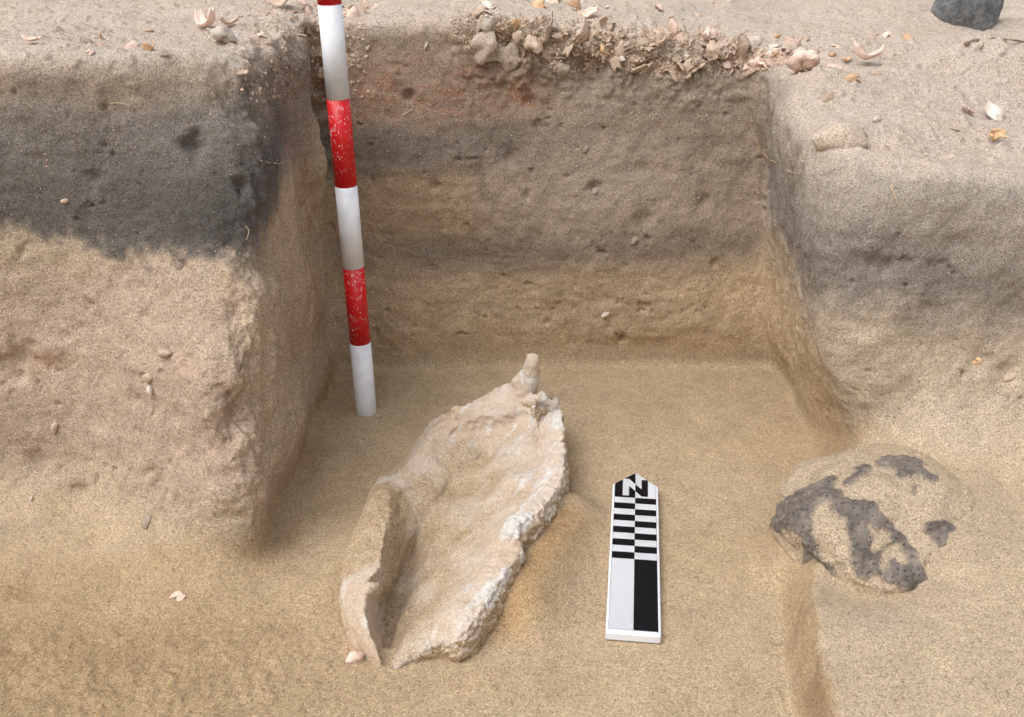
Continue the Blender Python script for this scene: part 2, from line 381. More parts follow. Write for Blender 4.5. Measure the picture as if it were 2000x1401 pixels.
c, a, b = grains(t, at.outputs['Color'], .82); t.links.new(c, bs.inputs['Base Color'])
bs.inputs['Roughness'].default_value = 1; bs.inputs['Specular IOR Level'].default_value = .1
bump(t, bs, [(noise(t, 170, 4, .7).outputs[0], .0019), (a.outputs[0], .0011), (b.outputs[0], .0005)])

# ---------------- split the ground into its structures ----------------
me2.calc_loop_triangles()
FQ = np.empty(len(me2.loops), np.int32); me2.loops.foreach_get('vertex_index', FQ); FQ = FQ.reshape(-1, 4)
bvh = BVHTree.FromPolygons([tuple(v) for v in V], FQ.tolist())
cls = np.full(len(V), 2); cls[is_top] = 0; cls[is_floor] = 1
w = cls == 2
cls[w & (x < 0) & (Lt < Bk)] = 3; cls[w & (x > 0) & (Rt < Bk)] = 4
cls[(cls == 1) & (x > np.interp(y, [.3, .66, .76, .87, .95, 1.07, 1.2], [.226, .229, .238, .262, .292, .345, .37]) + .004)] = 5
fc = np.min(cls[FQ], axis=1)
def label(o, l=None, cat=None, group=None, kind=None):
    if l: o['label'] = l
    if cat: o['category'] = cat
    if group: o['group'] = group
    if kind: o['kind'] = kind
    return o
for k, nm, lb in [(0, 'ground', 'pale dry sandy ground surface around the dug trench'), (1, 'trench_floor', 'flat tan sand floor of the trench'),
                  (2, 'back_wall', 'layered back wall of the trench from shelly top to orange sand'), (3, 'left_wall', 'left trench walls with a charcoal grey soil layer over tan sand'),
                  (4, 'right_wall', 'right trench walls with a grey layer over beige sand'), (5, 'sand_bench', 'low sand shelf holding the half buried boulder')]:
    fs = FQ[fc == k]; u, inv = np.unique(fs, return_inverse=True)
    m = mesh_np(nm, V[u], inv.reshape(fs.shape)); 
    ca = m.color_attributes.new('soil', 'FLOAT_COLOR', 'POINT'); cc = np.ones((len(u), 4), np.float32); cc[:, :3] = col[u]; ca.data.foreach_set('color', cc.ravel())
    m.normals_split_custom_set_from_vertices(N[u].astype(np.float32))
    m.materials.append(m_sand); o = bpy.data.objects.new(nm, m); C.objects.link(o); label(o, lb, kind='structure')
bpy.data.meshes.remove(me2)
def hit(px, py):
    h = bvh.ray_cast(O, ray(px, py).normalized()); return h[0], h[1], (h[0] - O).dot(Vector((0, math.cos(PITCH), -math.sin(PITCH))))
def link(nm, m, mats, parent=None):
    o = bpy.data.objects.new(nm, m); C.objects.link(o)
    for mm in (mats if isinstance(mats, (list, tuple)) else [mats]):
        if mm.name not in [q.name for q in m.materials]: m.materials.append(mm)
    if parent: o.parent = parent
    return o
def empty(nm, loc, rot=(0, 0, 0)):
    o = bpy.data.objects.new(nm, None); C.objects.link(o); o.location = loc; o.rotation_euler = rot; o.empty_display_size = .02; return o

# ---------------- ranging pole ----------------
def paint(name, rgb, chips):
    m, t, bs = new_mat(name)
    base = mixc(t, rgb, tuple(np.array(rgb) * .86), ramp(t, noise(t, 60, 4).outputs[0], [(.45, 0.), (.7, 1.)]).outputs[0])
    if chips:
        tc = t.nodes['OC']; mp = nd(t, 'ShaderNodeMapping'); mp.inputs['Scale'].default_value = (1.5, 1.5, .8); t.links.new(tc.outputs['Object'], mp.inputs[0])
        nz_ = noise(t, 330, 3, .6, mp.outputs[0]); cl = noise(t, 45, 2)
        sep = nd(t, 'ShaderNodeSeparateXYZ'); t.links.new(tc.outputs['Object'], sep.inputs[0])
        mul = nd(t, 'ShaderNodeMath', operation='MULTIPLY_ADD'); t.links.new(cl.outputs[0], mul.inputs[0]); mul.inputs[1].default_value = .22; t.links.new(nz_.outputs[0], mul.inputs[2])
        k = ramp(t, mul.outputs[0], [(.762, 0.), (.778, 1.)])
        v = nd(t, 'ShaderNodeTexVoronoi', Scale=150., feature='DISTANCE_TO_EDGE'); t.links.new(mp.outputs[0], v.inputs['Vector'])
        lines = ramp(t, v.outputs[0], [(.014, 1.), (.022, 0.)]); gate = ramp(t, noise(t, 95, 2).outputs[0], [(.585, 0.), (.61, 1.)])
        lg = mixc(t, lines.outputs[0], gate.outputs[0], 1., 'MULTIPLY')
        f = mixc(t, k.outputs[0], lg, 1., 'LIGHTEN')
        base = mixc(t, base, (.78, .76, .74), f)
    else:
        sc = ramp(t, noise(t, 420, 2, .7).outputs[0], [(.70, 0.), (.74, .55)])
        base = mixc(t, base, (.3, .28, .26), sc.outputs[0])
        sc = ramp(t, noise(t, 55, 3, .7).outputs[0], [(.60, 0.), (.78, .14)])
        base = mixc(t, base, (.5, .42, .34), sc.outputs[0])
    t.links.new(base, bs.inputs['Base Color']); bs.inputs['Roughness'].default_value = .42
    bump(t, bs, [(noise(t, 300, 2).outputs[0], .00015)])
    return m
m_white = paint('white_paint', tuple(lin(238, 240, 244)), False); m_red = paint('red_paint', tuple(lin(212, 18, 24)), True)
pb = P(716, 806, .0); pt = Vector((-.1905, 1.175, .49)); ax = (pt - pb).normalized()
pole = empty('ranging_pole', pb); pole.rotation_euler = ax.to_track_quat('Z', 'Y').to_euler()
label(pole, 'red and white banded ranging pole standing at the left of the back wall', 'ranging pole')
cuts = [-.0, .0985, .1965, .2945, .3925, .4905, .589, .687]; RP = .0127
def tube_seg(z0, z1, r, seg=48, cap0=False, cap1=False):
    bm = bmesh.new(); rings = []
    prof = [(r, z0), (r, z1)]
    if cap0: prof = [(r * .90, z0), (r * .97, z0 + .0006), (r, z0 + .0018), (r, z1)]
    if cap1: prof = prof[:-1] + [(r, z1 - .0018), (r * .9, z1)]
    for rr, zz in prof: rings.append([bm.verts.new((rr * math.cos(2 * math.pi * i / seg), rr * math.sin(2 * math.pi * i / seg), zz)) for i in range(seg)])
    for a, b in zip(rings, rings[1:]):
        for i in range(seg): bm.faces.new((a[i], a[(i+1) % seg], b[(i+1) % seg], b[i])).smooth = True
    bm.faces.new(rings[0][::-1]); bm.faces.new(rings[-1])
    m = bpy.data.meshes.new('band'); bm.to_mesh(m); bm.free(); return m
for i in range(len(cuts) - 1):
    w = i % 2 == 0
    link('white_band' if w else 'red_band', tube_seg(cuts[i], cuts[i+1], RP - (.00012 if not w else 0), cap0=i == 0, cap1=i == len(cuts) - 2), m_white if w else m_red, pole)

# ---------------- north arrow scale board ----------------
zt = .0095
tip, sl_, sr_, bl_, br_ = [P(*p, zt) for p in [(1241, 925.6), (1198, 944), (1285, 957), (1183.4, 1231.5), (1290.7, 1245)]]
mb = (bl_ + br_) / 2; up = ((tip - mb)).normalized(); rt = Vector((up.y, -up.x, 0))
Wd = ((sr_ - sl_).length + (br_ - bl_).length) / 2; Ls = ((sl_ + sr_) / 2 - mb).dot(up); Lt_ = (tip - mb).dot(up)
board = empty('north_arrow_scale', (mb.x, mb.y, .0)); board.rotation_euler = (R(.6), R(.4), math.atan2(-up.x, up.y)); board.location.z = .0005
label(board, 'white north arrow scale board with black checks and letter N lying on sand', 'scale board')
bm = bmesh.new(); hw = Wd / 2; TH = .0085
ol = [(-hw, 0), (hw, 0), (hw, Ls), (0, Lt_), (-hw, Ls)]
vs = [bm.verts.new((a, b, 0)) for a, b in ol]; f = bm.faces.new(vs); ex = bmesh.ops.extrude_face_region(bm, geom=[f])
for v in ex['geom']:
    if isinstance(v, bmesh.types.BMVert): v.co.z = TH
bmesh.ops.recalc_face_normals(bm, faces=bm.faces); bmesh.ops.bevel(bm, geom=bm.edges[:], offset=.0009, segments=2, affect='EDGES')
m = bpy.data.meshes.new('board_body'); bm.to_mesh(m); bm.free()
m_bw, t, bs = new_mat('white_plastic'); 
base = mixc(t, tuple(lin(232, 234, 238)), tuple(lin(196, 180, 160)), ramp(t, noise(t, 40, 4, .7).outputs[0], [(.50, 0.), (.85, .55)]).outputs[0])
t.links.new(base, bs.inputs['Base Color']); bs.inputs['Roughness'].default_value = .4
m_bk, t, bs = new_mat('black_ink')
base = mixc(t, (.008, .008, .010), (.22, .21, .20), ramp(t, noise(t, 420, 3, .7).outputs[0], [(.70, 0.), (.76, .6)]).outputs[0])
t.links.new(base, bs.inputs['Base Color']); bs.inputs['Roughness'].default_value = .33
m_ws, t, bs = new_mat('white_sticker'); t.links.new(mixc(t, tuple(lin(248, 249, 251)), tuple(lin(180, 166, 148)), ramp(t, noise(t, 500, 3, .8).outputs[0], [(.64, 0.), (.72, .7)]).outputs[0]), bs.inputs['Base Color']); bs.inputs['Roughness'].default_value = .35
m_ln, t, bs = new_mat('grey_line'); bs.inputs['Base Color'].default_value = (*lin(110, 112, 118), 1)
link('board_body', m, m_bw, board)
def flat(polys, z, mat, nm):
    bm = bmesh.new()
    for p in polys:
        a = [bm.verts.new((q[0], q[1], z)) for q in p]; bm.faces.new(a)
        bmesh.ops.recalc_face_normals(bm, faces=bm.faces)
    for f in bm.faces:
        if f.normal.z < 0: f.normal_flip()
    r_ = bmesh.ops.extrude_face_region(bm, geom=bm.faces[:])
    for v in r_['geom']:
        if isinstance(v, bmesh.types.BMVert): v.co.z = z
    for v in bm.verts:
        pass
    m = bpy.data.meshes.new(nm); bm.to_mesh(m); bm.free(); return link(nm, m, mat, board)
pw = hw * .895; p0 = Ls * .022; pT = Lt_ - hw * .1 * 1.1; pS = Ls * .985
slope = (Lt_ - Ls) / hw
def top_at(xx): return pT - abs(xx) * slope
nb = Ls * .893                                  # lower edge of the N panel
ck = (nb - p0) / 2.0 / 10.0
chk_top = nb; chk = ck * 1.02; blk_top = chk_top - 10 * chk
Z1 = TH + .0002; Z2 = TH + .0004; Z3 = TH + .0006
inner = [(-pw, p0), (pw, p0), (pw, top_at(pw)), (0, pT), (-pw, top_at(pw))]
lw = .00035
flat([[( -pw-lw, p0-lw), (pw+lw, p0-lw), (pw+lw, p0), (-pw-lw, p0)], [(pw, p0), (pw+lw, p0), (pw+lw, top_at(pw)), (pw, top_at(pw))], [(-pw-lw, p0), (-pw, p0), (-pw, top_at(pw)), (-pw-lw, top_at(pw))],
      [(0, pT), (0, pT+lw), (pw+lw, top_at(pw)+lw), (pw, top_at(pw))], [(0, pT), (0, pT+lw), (-pw-lw, top_at(pw)+lw), (-pw, top_at(pw))]], Z1, m_ln, 'border_line')
flat([inner], Z1, m_ws, 'white_panel')
blacks = [[(-pw, nb), (0, nb), (0, pT), (-pw, top_at(pw))]]
flat(blacks, Z2, m_bk, 'black_panel')
for i in range(10):
    a, b = chk_top - (i + 1) * chk, chk_top - i * chk
    xs = (-pw, 0) if i % 2 == 1 else (0, pw)
    flat([[(xs[0], a), (xs[1], a), (xs[1], b), (xs[0], b)]], Z2, m_bk, 'black_check')
flat([[(0, p0), (pw, p0), (pw, blk_top), (0, blk_top)]], Z2, m_bk, 'black_block')
nt_ = nb + 3.35 * chk; nbm = nb + .30 * chk; nx_ = pw * .62; sw = nx_ * .50
# letter N, white on the black half and black on the white half
half = (nt_ + nbm) / 2; dh = 1.25 * chk
flat([[(-nx_, nbm), (-nx_ + sw, nbm), (-nx_ + sw, nt_), (-nx_, nt_)],
      [(-nx_ + sw, nt_), (-nx_ + sw, nt_ - dh * 1.05), (0, half - dh * .5), (0, half + dh * .5)]], Z3, m_ws, 'letter_half')
flat([[(nx_ - sw, nbm), (nx_, nbm), (nx_, nt_), (nx_ - sw, nt_)],
      [(nx_ - sw, nbm), (nx_ - sw, nbm + dh * 1.05), (0, half + dh * .5), (0, half - dh * .5)]], Z2, m_bk, 'letter_half')

# ---------------- bone ----------------
ST = [((736,1300,.002),(749,1296,.006),(757,1302,-.004)),((700,1248,.014),(724,1240,.024),(748,1264,-.010)),((680,1205,.022),(712,1190,.036),(750,1218,-.018)),
 ((668,1150,.026),(716,1140,.042),(762,1165,-.020)),((671,1095,.030),(742,1105,.046),(778,1120,-.018)),((689,1045,.030),(749,1052,.046),(798,1065,-.012)),
 ((708,1000,.030),(763,1000,.044),(825,1020,-.002)),((724,955,.026),(757,962,.038),(850,975,.004)),((748,925,.016),(780,948,.022),(868,945,.007)),
 ((784,902,.018),(806,918,.020),(888,920,.008)),((810,862,.032),(833,882,.030),(908,900,.010)),((843,823,.045),(863,847,.038),(928,890,.012)),
 ((885,796,.052),(900,824,.042),(942,880,.012)),((930,781,.057),(944,814,.046),(955,872,.012)),((978,768,.066),(990,808,.050),(965,868,.012)),
 ((1015,758,.072),(1018,800,.054),(972,866,.012)),((1050,772,.072),(1042,810,.052),(978,868,.012)),((1085,776,.066),(1052,830,.048),(978,872,.012)),
 ((1097,808,.066),(1058,852,.046),(974,880,.010)),((1101,875,.064),(1062,892,.046),(962,900,.008)),((1098,930,.062),(1052,935,.046),(948,925,.006)),
 ((1076,970,.064),(1030,972,.048),(932,952,.003)),((1046,1002,.066),(1006,1002,.052),(910,985,0)),((1018,1020,.066),(984,1022,.054),(892,1012,-.002)),
 ((1010,1034,.060),(978,1042,.054),(884,1030,-.003)),((1010,1052,.060),(968,1058,.052),(874,1046,-.004)),((1022,1068,.062),(956,1082,.048),(862,1066,-.005)),
 ((990,1112,.060),(922,1115,.042),(845,1094,-.008)),((952,1170,.054),(890,1142,.035),(826,1124,-.010)),((917,1219,.046),(852,1172,.028),(806,1152,-.012)),
 ((890,1250,.034),(826,1204,.020),(790,1182,-.012)),((842,1257,.024),(800,1234,.012),(776,1218,-.012)),((802,1280,.012),(780,1264,.006),(766,1252,-.010)),((768,1303,.003),(763,1292,.002),(758,1288,-.008))]
ST = [tuple((a_, b_, c_ * (.78 if 17 <= i <= 25 else .68 if i > 25 else 1)) if c_ > 0 else (a_, b_, c_) for a_, b_, c_ in st_) for i, st_ in enumerate(ST)]
fixz = {8:.006, 9:.008, 10:.014, 11:.022}
ST = [(((o_[0], o_[1], min(o_[2], fixz[i] if i in fixz else 9)), (i_[0], i_[1], min(i_[2], (fixz[i] + .012) if i in fixz else 9)), t_) if i < 12 else (o_, i_, t_)) for i, (o_, i_, t_) in enumerate(ST)]
rows = []
NS = len(ST)
for i, (o_, i_, t_) in enumerate(ST):
    po, pi, ptv = P(*o_), P(*i_), P(*t_)
    out = (po - pi); out.z = 0; out = out.normalized() if out.length > 0 else Vector((1, 0, 0))
    bulge = min(o_[2], .03) * .22
    low2 = Vector((po.x, po.y, -.03)) - out * .004; low1 = po + out * bulge - Vector((0, 0, max(o_[2], .0) * .55 + .004))
    rimtop = (po * .45 + pi * .55) + Vector((0, 0, .0035))
    ed = po + out * .001
    mid1 = pi.lerp(ptv, .22) - Vector((0, 0, (pi.z - ptv.z) * .28)); mid2 = pi.lerp(ptv, .5) - Vector((0, 0, (pi.z - ptv.z) * .30)); mid3 = pi.lerp(ptv, .78) - Vector((0, 0, (pi.z - ptv.z) * .12))
    under1 = ptv - Vector((0, 0, .024)); under2 = pi.lerp(ptv, .5) * 1.0 - Vector((0, 0, (pi.z - ptv.z) * .55 + .022))
    rows.append([low2, low1, ed, rimtop, pi, mid1, mid2, mid3, ptv, under1, under2])
bm = bmesh.new(); vv = [[bm.verts.new(p) for p in r_] for r_ in rows]; M_ = len(rows[0])
for i in range(NS - 1):
    for j in range(M_): bm.faces.new((vv[i][j], vv[i][(j+1) % M_], vv[i+1][(j+1) % M_], vv[i+1][j]))
bm.faces.new(vv[0][::-1]); bm.faces.new(vv[-1])
bmesh.ops.recalc_face_normals(bm, faces=bm.faces)
# the floor of the hollow: heights spread between the rim and the trough
ctl = [(P(*i_)[0], P(*i_)[1], P(*i_)[2] - .001, 1.) for k_, (_, i_, _) in enumerate(ST) if not 0 < k_ < 9]
ctl += [(P(*t_)[0], P(*t_)[1], t_[2], 1.5) for k_, (_, _, t_) in enumerate(ST) if 0 < k_ < 8] + [(P(i_[0], i_[1], t_[2])[0], P(i_[0], i_[1], 0)[1], t_[2] - .002, 1.5) for k_, (_, i_, t_) in enumerate(ST) if 0 < k_ < 8]
ctl += [(P(a, b, c)[0], P(a, b, c)[1], c, 1.6) for a, b, c in [(757,1285,-.012),(747,1240,-.014),(750,1200,-.014),(762,1160,-.014),(775,1115,-.012),(790,1070,-.008),(805,1030,-.003),(830,990,.003),
   (800,1200,-.004),(820,1150,.003),(850,1180,.010),(840,1090,.004),(880,1120,.013),(865,1040,.006),(920,1070,.018),(900,1000,.010),(950,1030,.021),(860,960,.005),(930,950,.012),(980,970,.024),
   (880,900,.006),(940,890,.010),(1000,900,.026),(900,860,.012),(950,845,.014),(1000,850,.026),(1025,870,.036),(1010,930,.034),(870,870,.012),(930,835,.024),(980,820,.036),(950,806,.045),(1000,802,.052),(1030,812,.050),(915,822,.040),(890,842,.032)]]
ctl = np.array(ctl); inpoly = [np.array(P(*i_))[:2] for _, i_, _ in ST]
gxx = np.arange(-.16, .08, .002); gyy = np.arange(.70, 1.18, .002); GX, GY = np.meshgrid(gxx, gyy, indexing='ij')
msk = np.zeros(GX.shape, bool); j = NS - 1
for i in range(NS):
    (xi, yi), (xj, yj) = inpoly[i], inpoly[j]; cond = ((yi > GY) != (yj > GY)) & (GX < (xj - xi) * (GY - yi) / (yj - yi + 1e-12) + xi); msk ^= cond; j = i
ws_ = 0; zs_ = 0
for cx_, cy_, cz_, cw_ in ctl:
    q_ = cw_ / ((GX - cx_) ** 2 + (GY - cy_) ** 2 + 2e-5) ** 1.7; ws_ = ws_ + q_; zs_ = zs_ + q_ * cz_
GZ = zs_ / ws_; vt = {}
GZ = GZ - .010 * np.exp(-(seg_d(GX, GY, P(900,960,.0)[:2], P(960,880,.0)[:2]) / .030) ** 2) - .012 * np.exp(-(seg_d(GX, GY, P(762,1240,.0)[:2], P(800,1040,.0)[:2]) / .016) ** 2)
for _ in range(24): GZ[1:-1, 1:-1] = (GZ[1:-1, 1:-1] * 2 + GZ[2:, 1:-1] + GZ[:-2, 1:-1] + GZ[1:-1, 2:] + GZ[1:-1, :-2]) / 6

for i, j in zip(*np.nonzero(msk)): vt[i, j] = (bm.verts.new((GX[i, j], GY[i, j], GZ[i, j])), bm.verts.new((GX[i, j], GY[i, j], -.035)))
for (i, j) in list(vt):
    if all(k_ in vt for k_ in ((i+1, j), (i+1, j+1), (i, j+1))):
        qd_ = [vt[i, j], vt[i+1, j], vt[i+1, j+1], vt[i, j+1]]; bm.faces.new([a_[0] for a_ in qd_]); bm.faces.new([a_[1] for a_ in qd_][::-1])
be = [e for e in bm.edges if e.is_boundary]
low = {a_: b_ for a_, b_ in vt.values()}
for e in be:
    a_, b_ = e.verts
    if a_ in low and b_ in low: bm.faces.new((b_, a_, low[a_], low[b_]) if e.link_loops[0].vert is a_ else (a_, b_, low[b_], low[a_]))
bmesh.ops.delete(bm, geom=[v_ for v_ in bm.verts if not v_.link_faces], context='VERTS')
def add_chain(bm, pts, radii, seg=12):
    rings = []
    for k, (p, r_) in enumerate(zip(pts, radii)):
        a = pts[max(k-1, 0)]; b = pts[min(k+1, len(pts)-1)]; dr = (b - a).normalized()
        u_ = dr.orthogonal().normalized(); w_ = dr.cross(u_)
        rings.append([bm.verts.new(p + u_ * (r_[0] * math.cos(2*math.pi*i/seg)) + w_ * (r_[1] * math.sin(2*math.pi*i/seg))) for i in range(seg)])
    for a, b in zip(rings, rings[1:]):
        for i in range(seg): bm.faces.new((a[i], a[(i+1) % seg], b[(i+1) % seg], b[i]))
    bm.faces.new(rings[0][::-1]); bm.faces.new(rings[-1])
# upright spike, its flare and the knob behind it
add_chain(bm, [P(1010,800,.046), P(1022,776,.060), P(1030,752,.076), P(1037,728,.094), P(1040,708,.108), P(1041,693,.117)], [(.012,.010), (.014,.013), (.0130,.0130), (.0100,.0100), (.0084,.0082), (.0068,.0068)])
add_chain(bm, [P(925,790,.048), P(958,779,.053), P(990,765,.064), P(1012,748,.078), P(1026,728,.092)], [(.004,.004), (.0065,.0060), (.0085,.0080), (.0085,.0080), (.0060,.0060)])
add_chain(bm, [P(1038,776,.066), P(1056,776,.072), P(1064,781,.068)], [(.005,.005), (.008,.007), (.005,.005)], 8)
add_chain(bm, [P(1040,800,.050), P(1062,795,.054), P(1085,790,.056)], [(.008,.008), (.009,.009), (.006,.006)], 8)
add_chain(bm, [P(700,1166,.030), P(722,1150,.041), P(740,1140,.040)], [(.004,.003), (.006,.004), (.003,.002)], 8)
m = bpy.data.meshes.new('bone'); bm.to_mesh(m); bm.free()
ob = bpy.data.objects.new('tmp', m); C.objects.link(ob)
ob.modifiers.new('r', 'REMESH').mode = 'VOXEL'; ob.modifiers['r'].voxel_size = .0013
sm_ = ob.modifiers.new('s', 'SMOOTH'); sm_.factor = .5; sm_.iterations = 10
dg = bpy.context.evaluated_depsgraph_get(); mb_ = bpy.data.meshes.new_from_object(ob.evaluated_get(dg), depsgraph=dg); bpy.data.objects.remove(ob)
BV, BN = arr(mb_); rag = sm(.02, .05, BV[:, 2])
dsp = .0016 * fbm(BV, 55, 3, 5) + .0008 * fbm(BV, 210, 2, 6) * (.4 + rag) - .003 * np.clip(fbm(BV, 90, 2, 8) - .6, 0, 1)
jag = np.zeros(len(BV))
for a_ in [((757,985),(745,1100)), ((1010,1010),(1010,1065))]:
    p1, p2 = P(*a_[0], .05), P(*a_[1], .05); jag += np.exp(-(seg_d(BV[:, 0], BV[:, 1], p1[:2], p2[:2]) / .012) ** 2)
dsp += jag * .0016 * fbm(BV, 130, 3, 17)
rp_ = np.full(len(BV), 9.)
for a_, b_ in zip(ST[12:-1], ST[13:]): rp_ = np.minimum(rp_, seg_d(BV[:, 0], BV[:, 1], np.array(P(*a_[0]))[:2], np.array(P(*b_[0]))[:2]))
dsp += np.exp(-(rp_ / .008) ** 2) * (.0022 * fbm(BV, 120, 3, 19, .6)) - .0010 * np.clip(fbm(BV, 260, 2, 18) - .5, 0, 1)
BV += BN * (dsp * (1 - .65 * sm(.062, .075, BV[:, 2])))[:, None]; mb_.vertices.foreach_set('co', BV.astype(np.float32).ravel())
mb_.polygons.foreach_set('use_smooth', np.ones(len(mb_.polygons), bool)); mb_.update()
_, BN = arr(mb_)
# coating: sand lies in the hollow and on the left flank; bare bone on the rims
n_a = fbm(BV, 40, 4, 23); n_b = fbm(BV * np.array([1, 1, 1.]), 22, 3, 29)
rotv = np.stack([BV[:, 0] * .88 + BV[:, 1] * -.47, BV[:, 0] * .47 + BV[:, 1] * .88, BV[:, 2]], 1)
n_s = fbm(rotv * np.array([110, 22, 60.]), 1, 3, 35)
sandm = sm(.038, .006, BV[:, 2] + .010 * n_b) * sm(.35, .75, BN[:, 2]) 
leftfl = sm(.034, .024, seg_d(BV[:, 0], BV[:, 1], P(708,1110,.03)[:2], P(745,960,.03)[:2])) * sm(P(700,1150,.03)[1], P(700,1110,.03)[1], BV[:, 1] + .008 * n_b)
# which side of the ridge: the outer flank is crusted with sand
rimp = np.array([np.array(P(*o_))[:2] for o_, _, _ in ST]); rimz = np.array([o_[2] for o_, _, _ in ST])
dR = np.full(len(BV), 9.); zR = np.zeros(len(BV))
for a_, b_, za_ in zip(rimp[:-1], rimp[1:], rimz[:-1]):
    dd_ = seg_d(BV[:, 0], BV[:, 1], a_, b_); m_ = dd_ < dR; dR[m_] = dd_[m_]; zR[m_] = za_
flank = sm(.006, .014, zR - BV[:, 2] + .004 * n_b) * sm(.55, .25, BN[:, 2]) * sm(.014, .008, dR)
sandm = np.clip(np.maximum(np.maximum(sandm * .8, leftfl * .95), flank) + .25 * n_a, 0, 1); sandm = np.maximum(sandm, .34 * sm(.012, .03, rp_) * sm(-.3, .3, n_b + .3)); sandm = np.maximum(sandm, .12)
pale = np.clip(sm(.35, .75, n_s + n_a * .5 + .3 * sm(.03, .05, BV[:, 2])), 0, 1) * (1 - .6 * sandm)
bc = np.tile(lin(212, 189, 165), (len(BV), 1)); bc = mix(bc, lin(220, 204, 188), np.clip(.5 + n_b, 0, 1))
bc = mix(bc, lin(228, 225, 220), pale * .95); bc = mix(bc, lin(183, 160, 128), sandm)
ca = mb_.color_attributes.new('soil', 'FLOAT_COLOR', 'POINT'); cc = np.ones((len(BV), 4), np.float32); cc[:, :3] = bc; ca.data.foreach_set('color', cc.ravel())
ca = mb_.color_attributes.new('dust', 'FLOAT_COLOR', 'POINT'); cc[:, :3] = (.25 + .75 * sandm)[:, None]; ca.data.foreach_set('color', cc.ravel())
m_bone, t, bs = new_mat('weathered_bone')
at = nd(t, 'ShaderNodeAttribute', attribute_name='soil'); du = nd(t, 'ShaderNodeAttribute', attribute_name='dust')
c, a, b = grains(t, at.outputs['Color']); c2 = mixc(t, at.outputs['Color'], c, du.outputs['Fac'])
chalk = ramp(t, noise(t, 130, 4, .7).outputs[0], [(.60, 0.), (.70, .8)]); gate = ramp(t, noise(t, 22, 2).outputs[0], [(.52, 0.), (.62, 1.)])
inv = ramp(t, du.outputs['Fac'], [(.3, .9), (.55, 0.)]); f = mixc(t, chalk.outputs[0], gate.outputs[0], 1., 'MULTIPLY'); f = mixc(t, f, inv.outputs[0], 1., 'MULTIPLY')
c2 = mixc(t, c2, tuple(lin(232, 232, 230)), f)
t.links.new(c2, bs.inputs['Base Color']); bs.inputs['Roughness'].default_value = .85; bs.inputs['Specular IOR Level'].default_value = .2
bump(t, bs, [(noise(t, 120, 5, .7).outputs[0], .0018), (noise(t, 420, 4, .7).outputs[0], .0013), (a.outputs[0], .0006)])
bone = link('bone', mb_, m_bone); label(bone, 'large pale weathered hollow bone with upright spike lying broken open on the trench floor', 'bone')

# ---------------- stones ----------------
def blob(nm, loc, rad, sub, seed, amp, sc, rot=(0, 0, 0), squash=None):
    bm = bmesh.new(); bmesh.ops.create_icosphere(bm, subdivisions=sub, radius=1)
    m = bpy.data.meshes.new(nm); bm.to_mesh(m); bm.free(); v, n = arr(m)
    v = v * (1 + amp * fbm(v, sc, 4, seed))[:, None]
    v = v * np.array(rad); m.vertices.foreach_set('co', v.astype(np.float32).ravel())
    m.polygons.foreach_set('use_smooth', np.ones(len(m.polygons), bool)); m.update()
    o = bpy.data.objects.new(nm, m); C.objects.link(o); o.location = loc; o.rotation_euler = rot; return o
def lava_mat(name, dark, light, spots):
    m, t, bs = new_mat(name)
    n = noise(t, 60, 5, .7); c = mixc(t, dark, light, ramp(t, n.outputs[0], [(.35, 0.), (.7, 1.)]).outputs[0])
    v = nd(t, 'ShaderNodeTexVoronoi', Scale=230.); wv_ = nd(t, 'ShaderNodeVectorMath', operation='MULTIPLY_ADD'); t.links.new(noise(t, 120, 3).outputs['Color'], wv_.inputs[0]); wv_.inputs[1].default_value = (.012,) * 3; t.links.new(t.nodes['OC'].outputs['Object'], wv_.inputs[2]); t.links.new(wv_.outputs[0], v.inputs['Vector'])
    hole = ramp(t, v.outputs['Distance'], [(.05, 0.), (.32, 1.)]); 
    c = mixc(t, tuple(np.array(dark) * .72), c, hole.outputs[0])
    if spots: c = mixc(t, c, tuple(lin(190, 160, 130)), ramp(t, noise(t, 26, 3, .7).outputs[0], [(.60, 0.), (.68, .7)]).outputs[0])
    t.links.new(c, bs.inputs['Base Color']); bs.inputs['Roughness'].default_value = .9
    bump(t, bs, [(hole.outputs[0], .0012), (noise(t, 220, 5, .8).outputs[0], .0034)]); return m, t, bs, c
m_lava, *_ = lava_mat('grey_lava', tuple(lin(92, 96, 100)), tuple(lin(158, 158, 156)), True)
h = hit(1900, 55)[0]
o = blob('lava_rock', (h.x + .002, h.y + .035, h.z + .030), (.053, .045, .058), 6, 4, .11, 1.3, (0, 0, .5)); o.data.materials.append(m_lava)
label(o, 'rough blue grey pitted lava rock on the sand at the top right corner', 'rock')
# boulder half under sand
bo = blob('boulder', (RK[0], RK[1], RK[2]), (.112, .112, .070), 7, 12, .11, 1.6, (0, 0, -.3))
bpy.context.view_layer.update()
v, n = arr(bo.data); MW = np.array(bo.matrix_world); wv = v @ MW[:3, :3].T + MW[:3, 3]
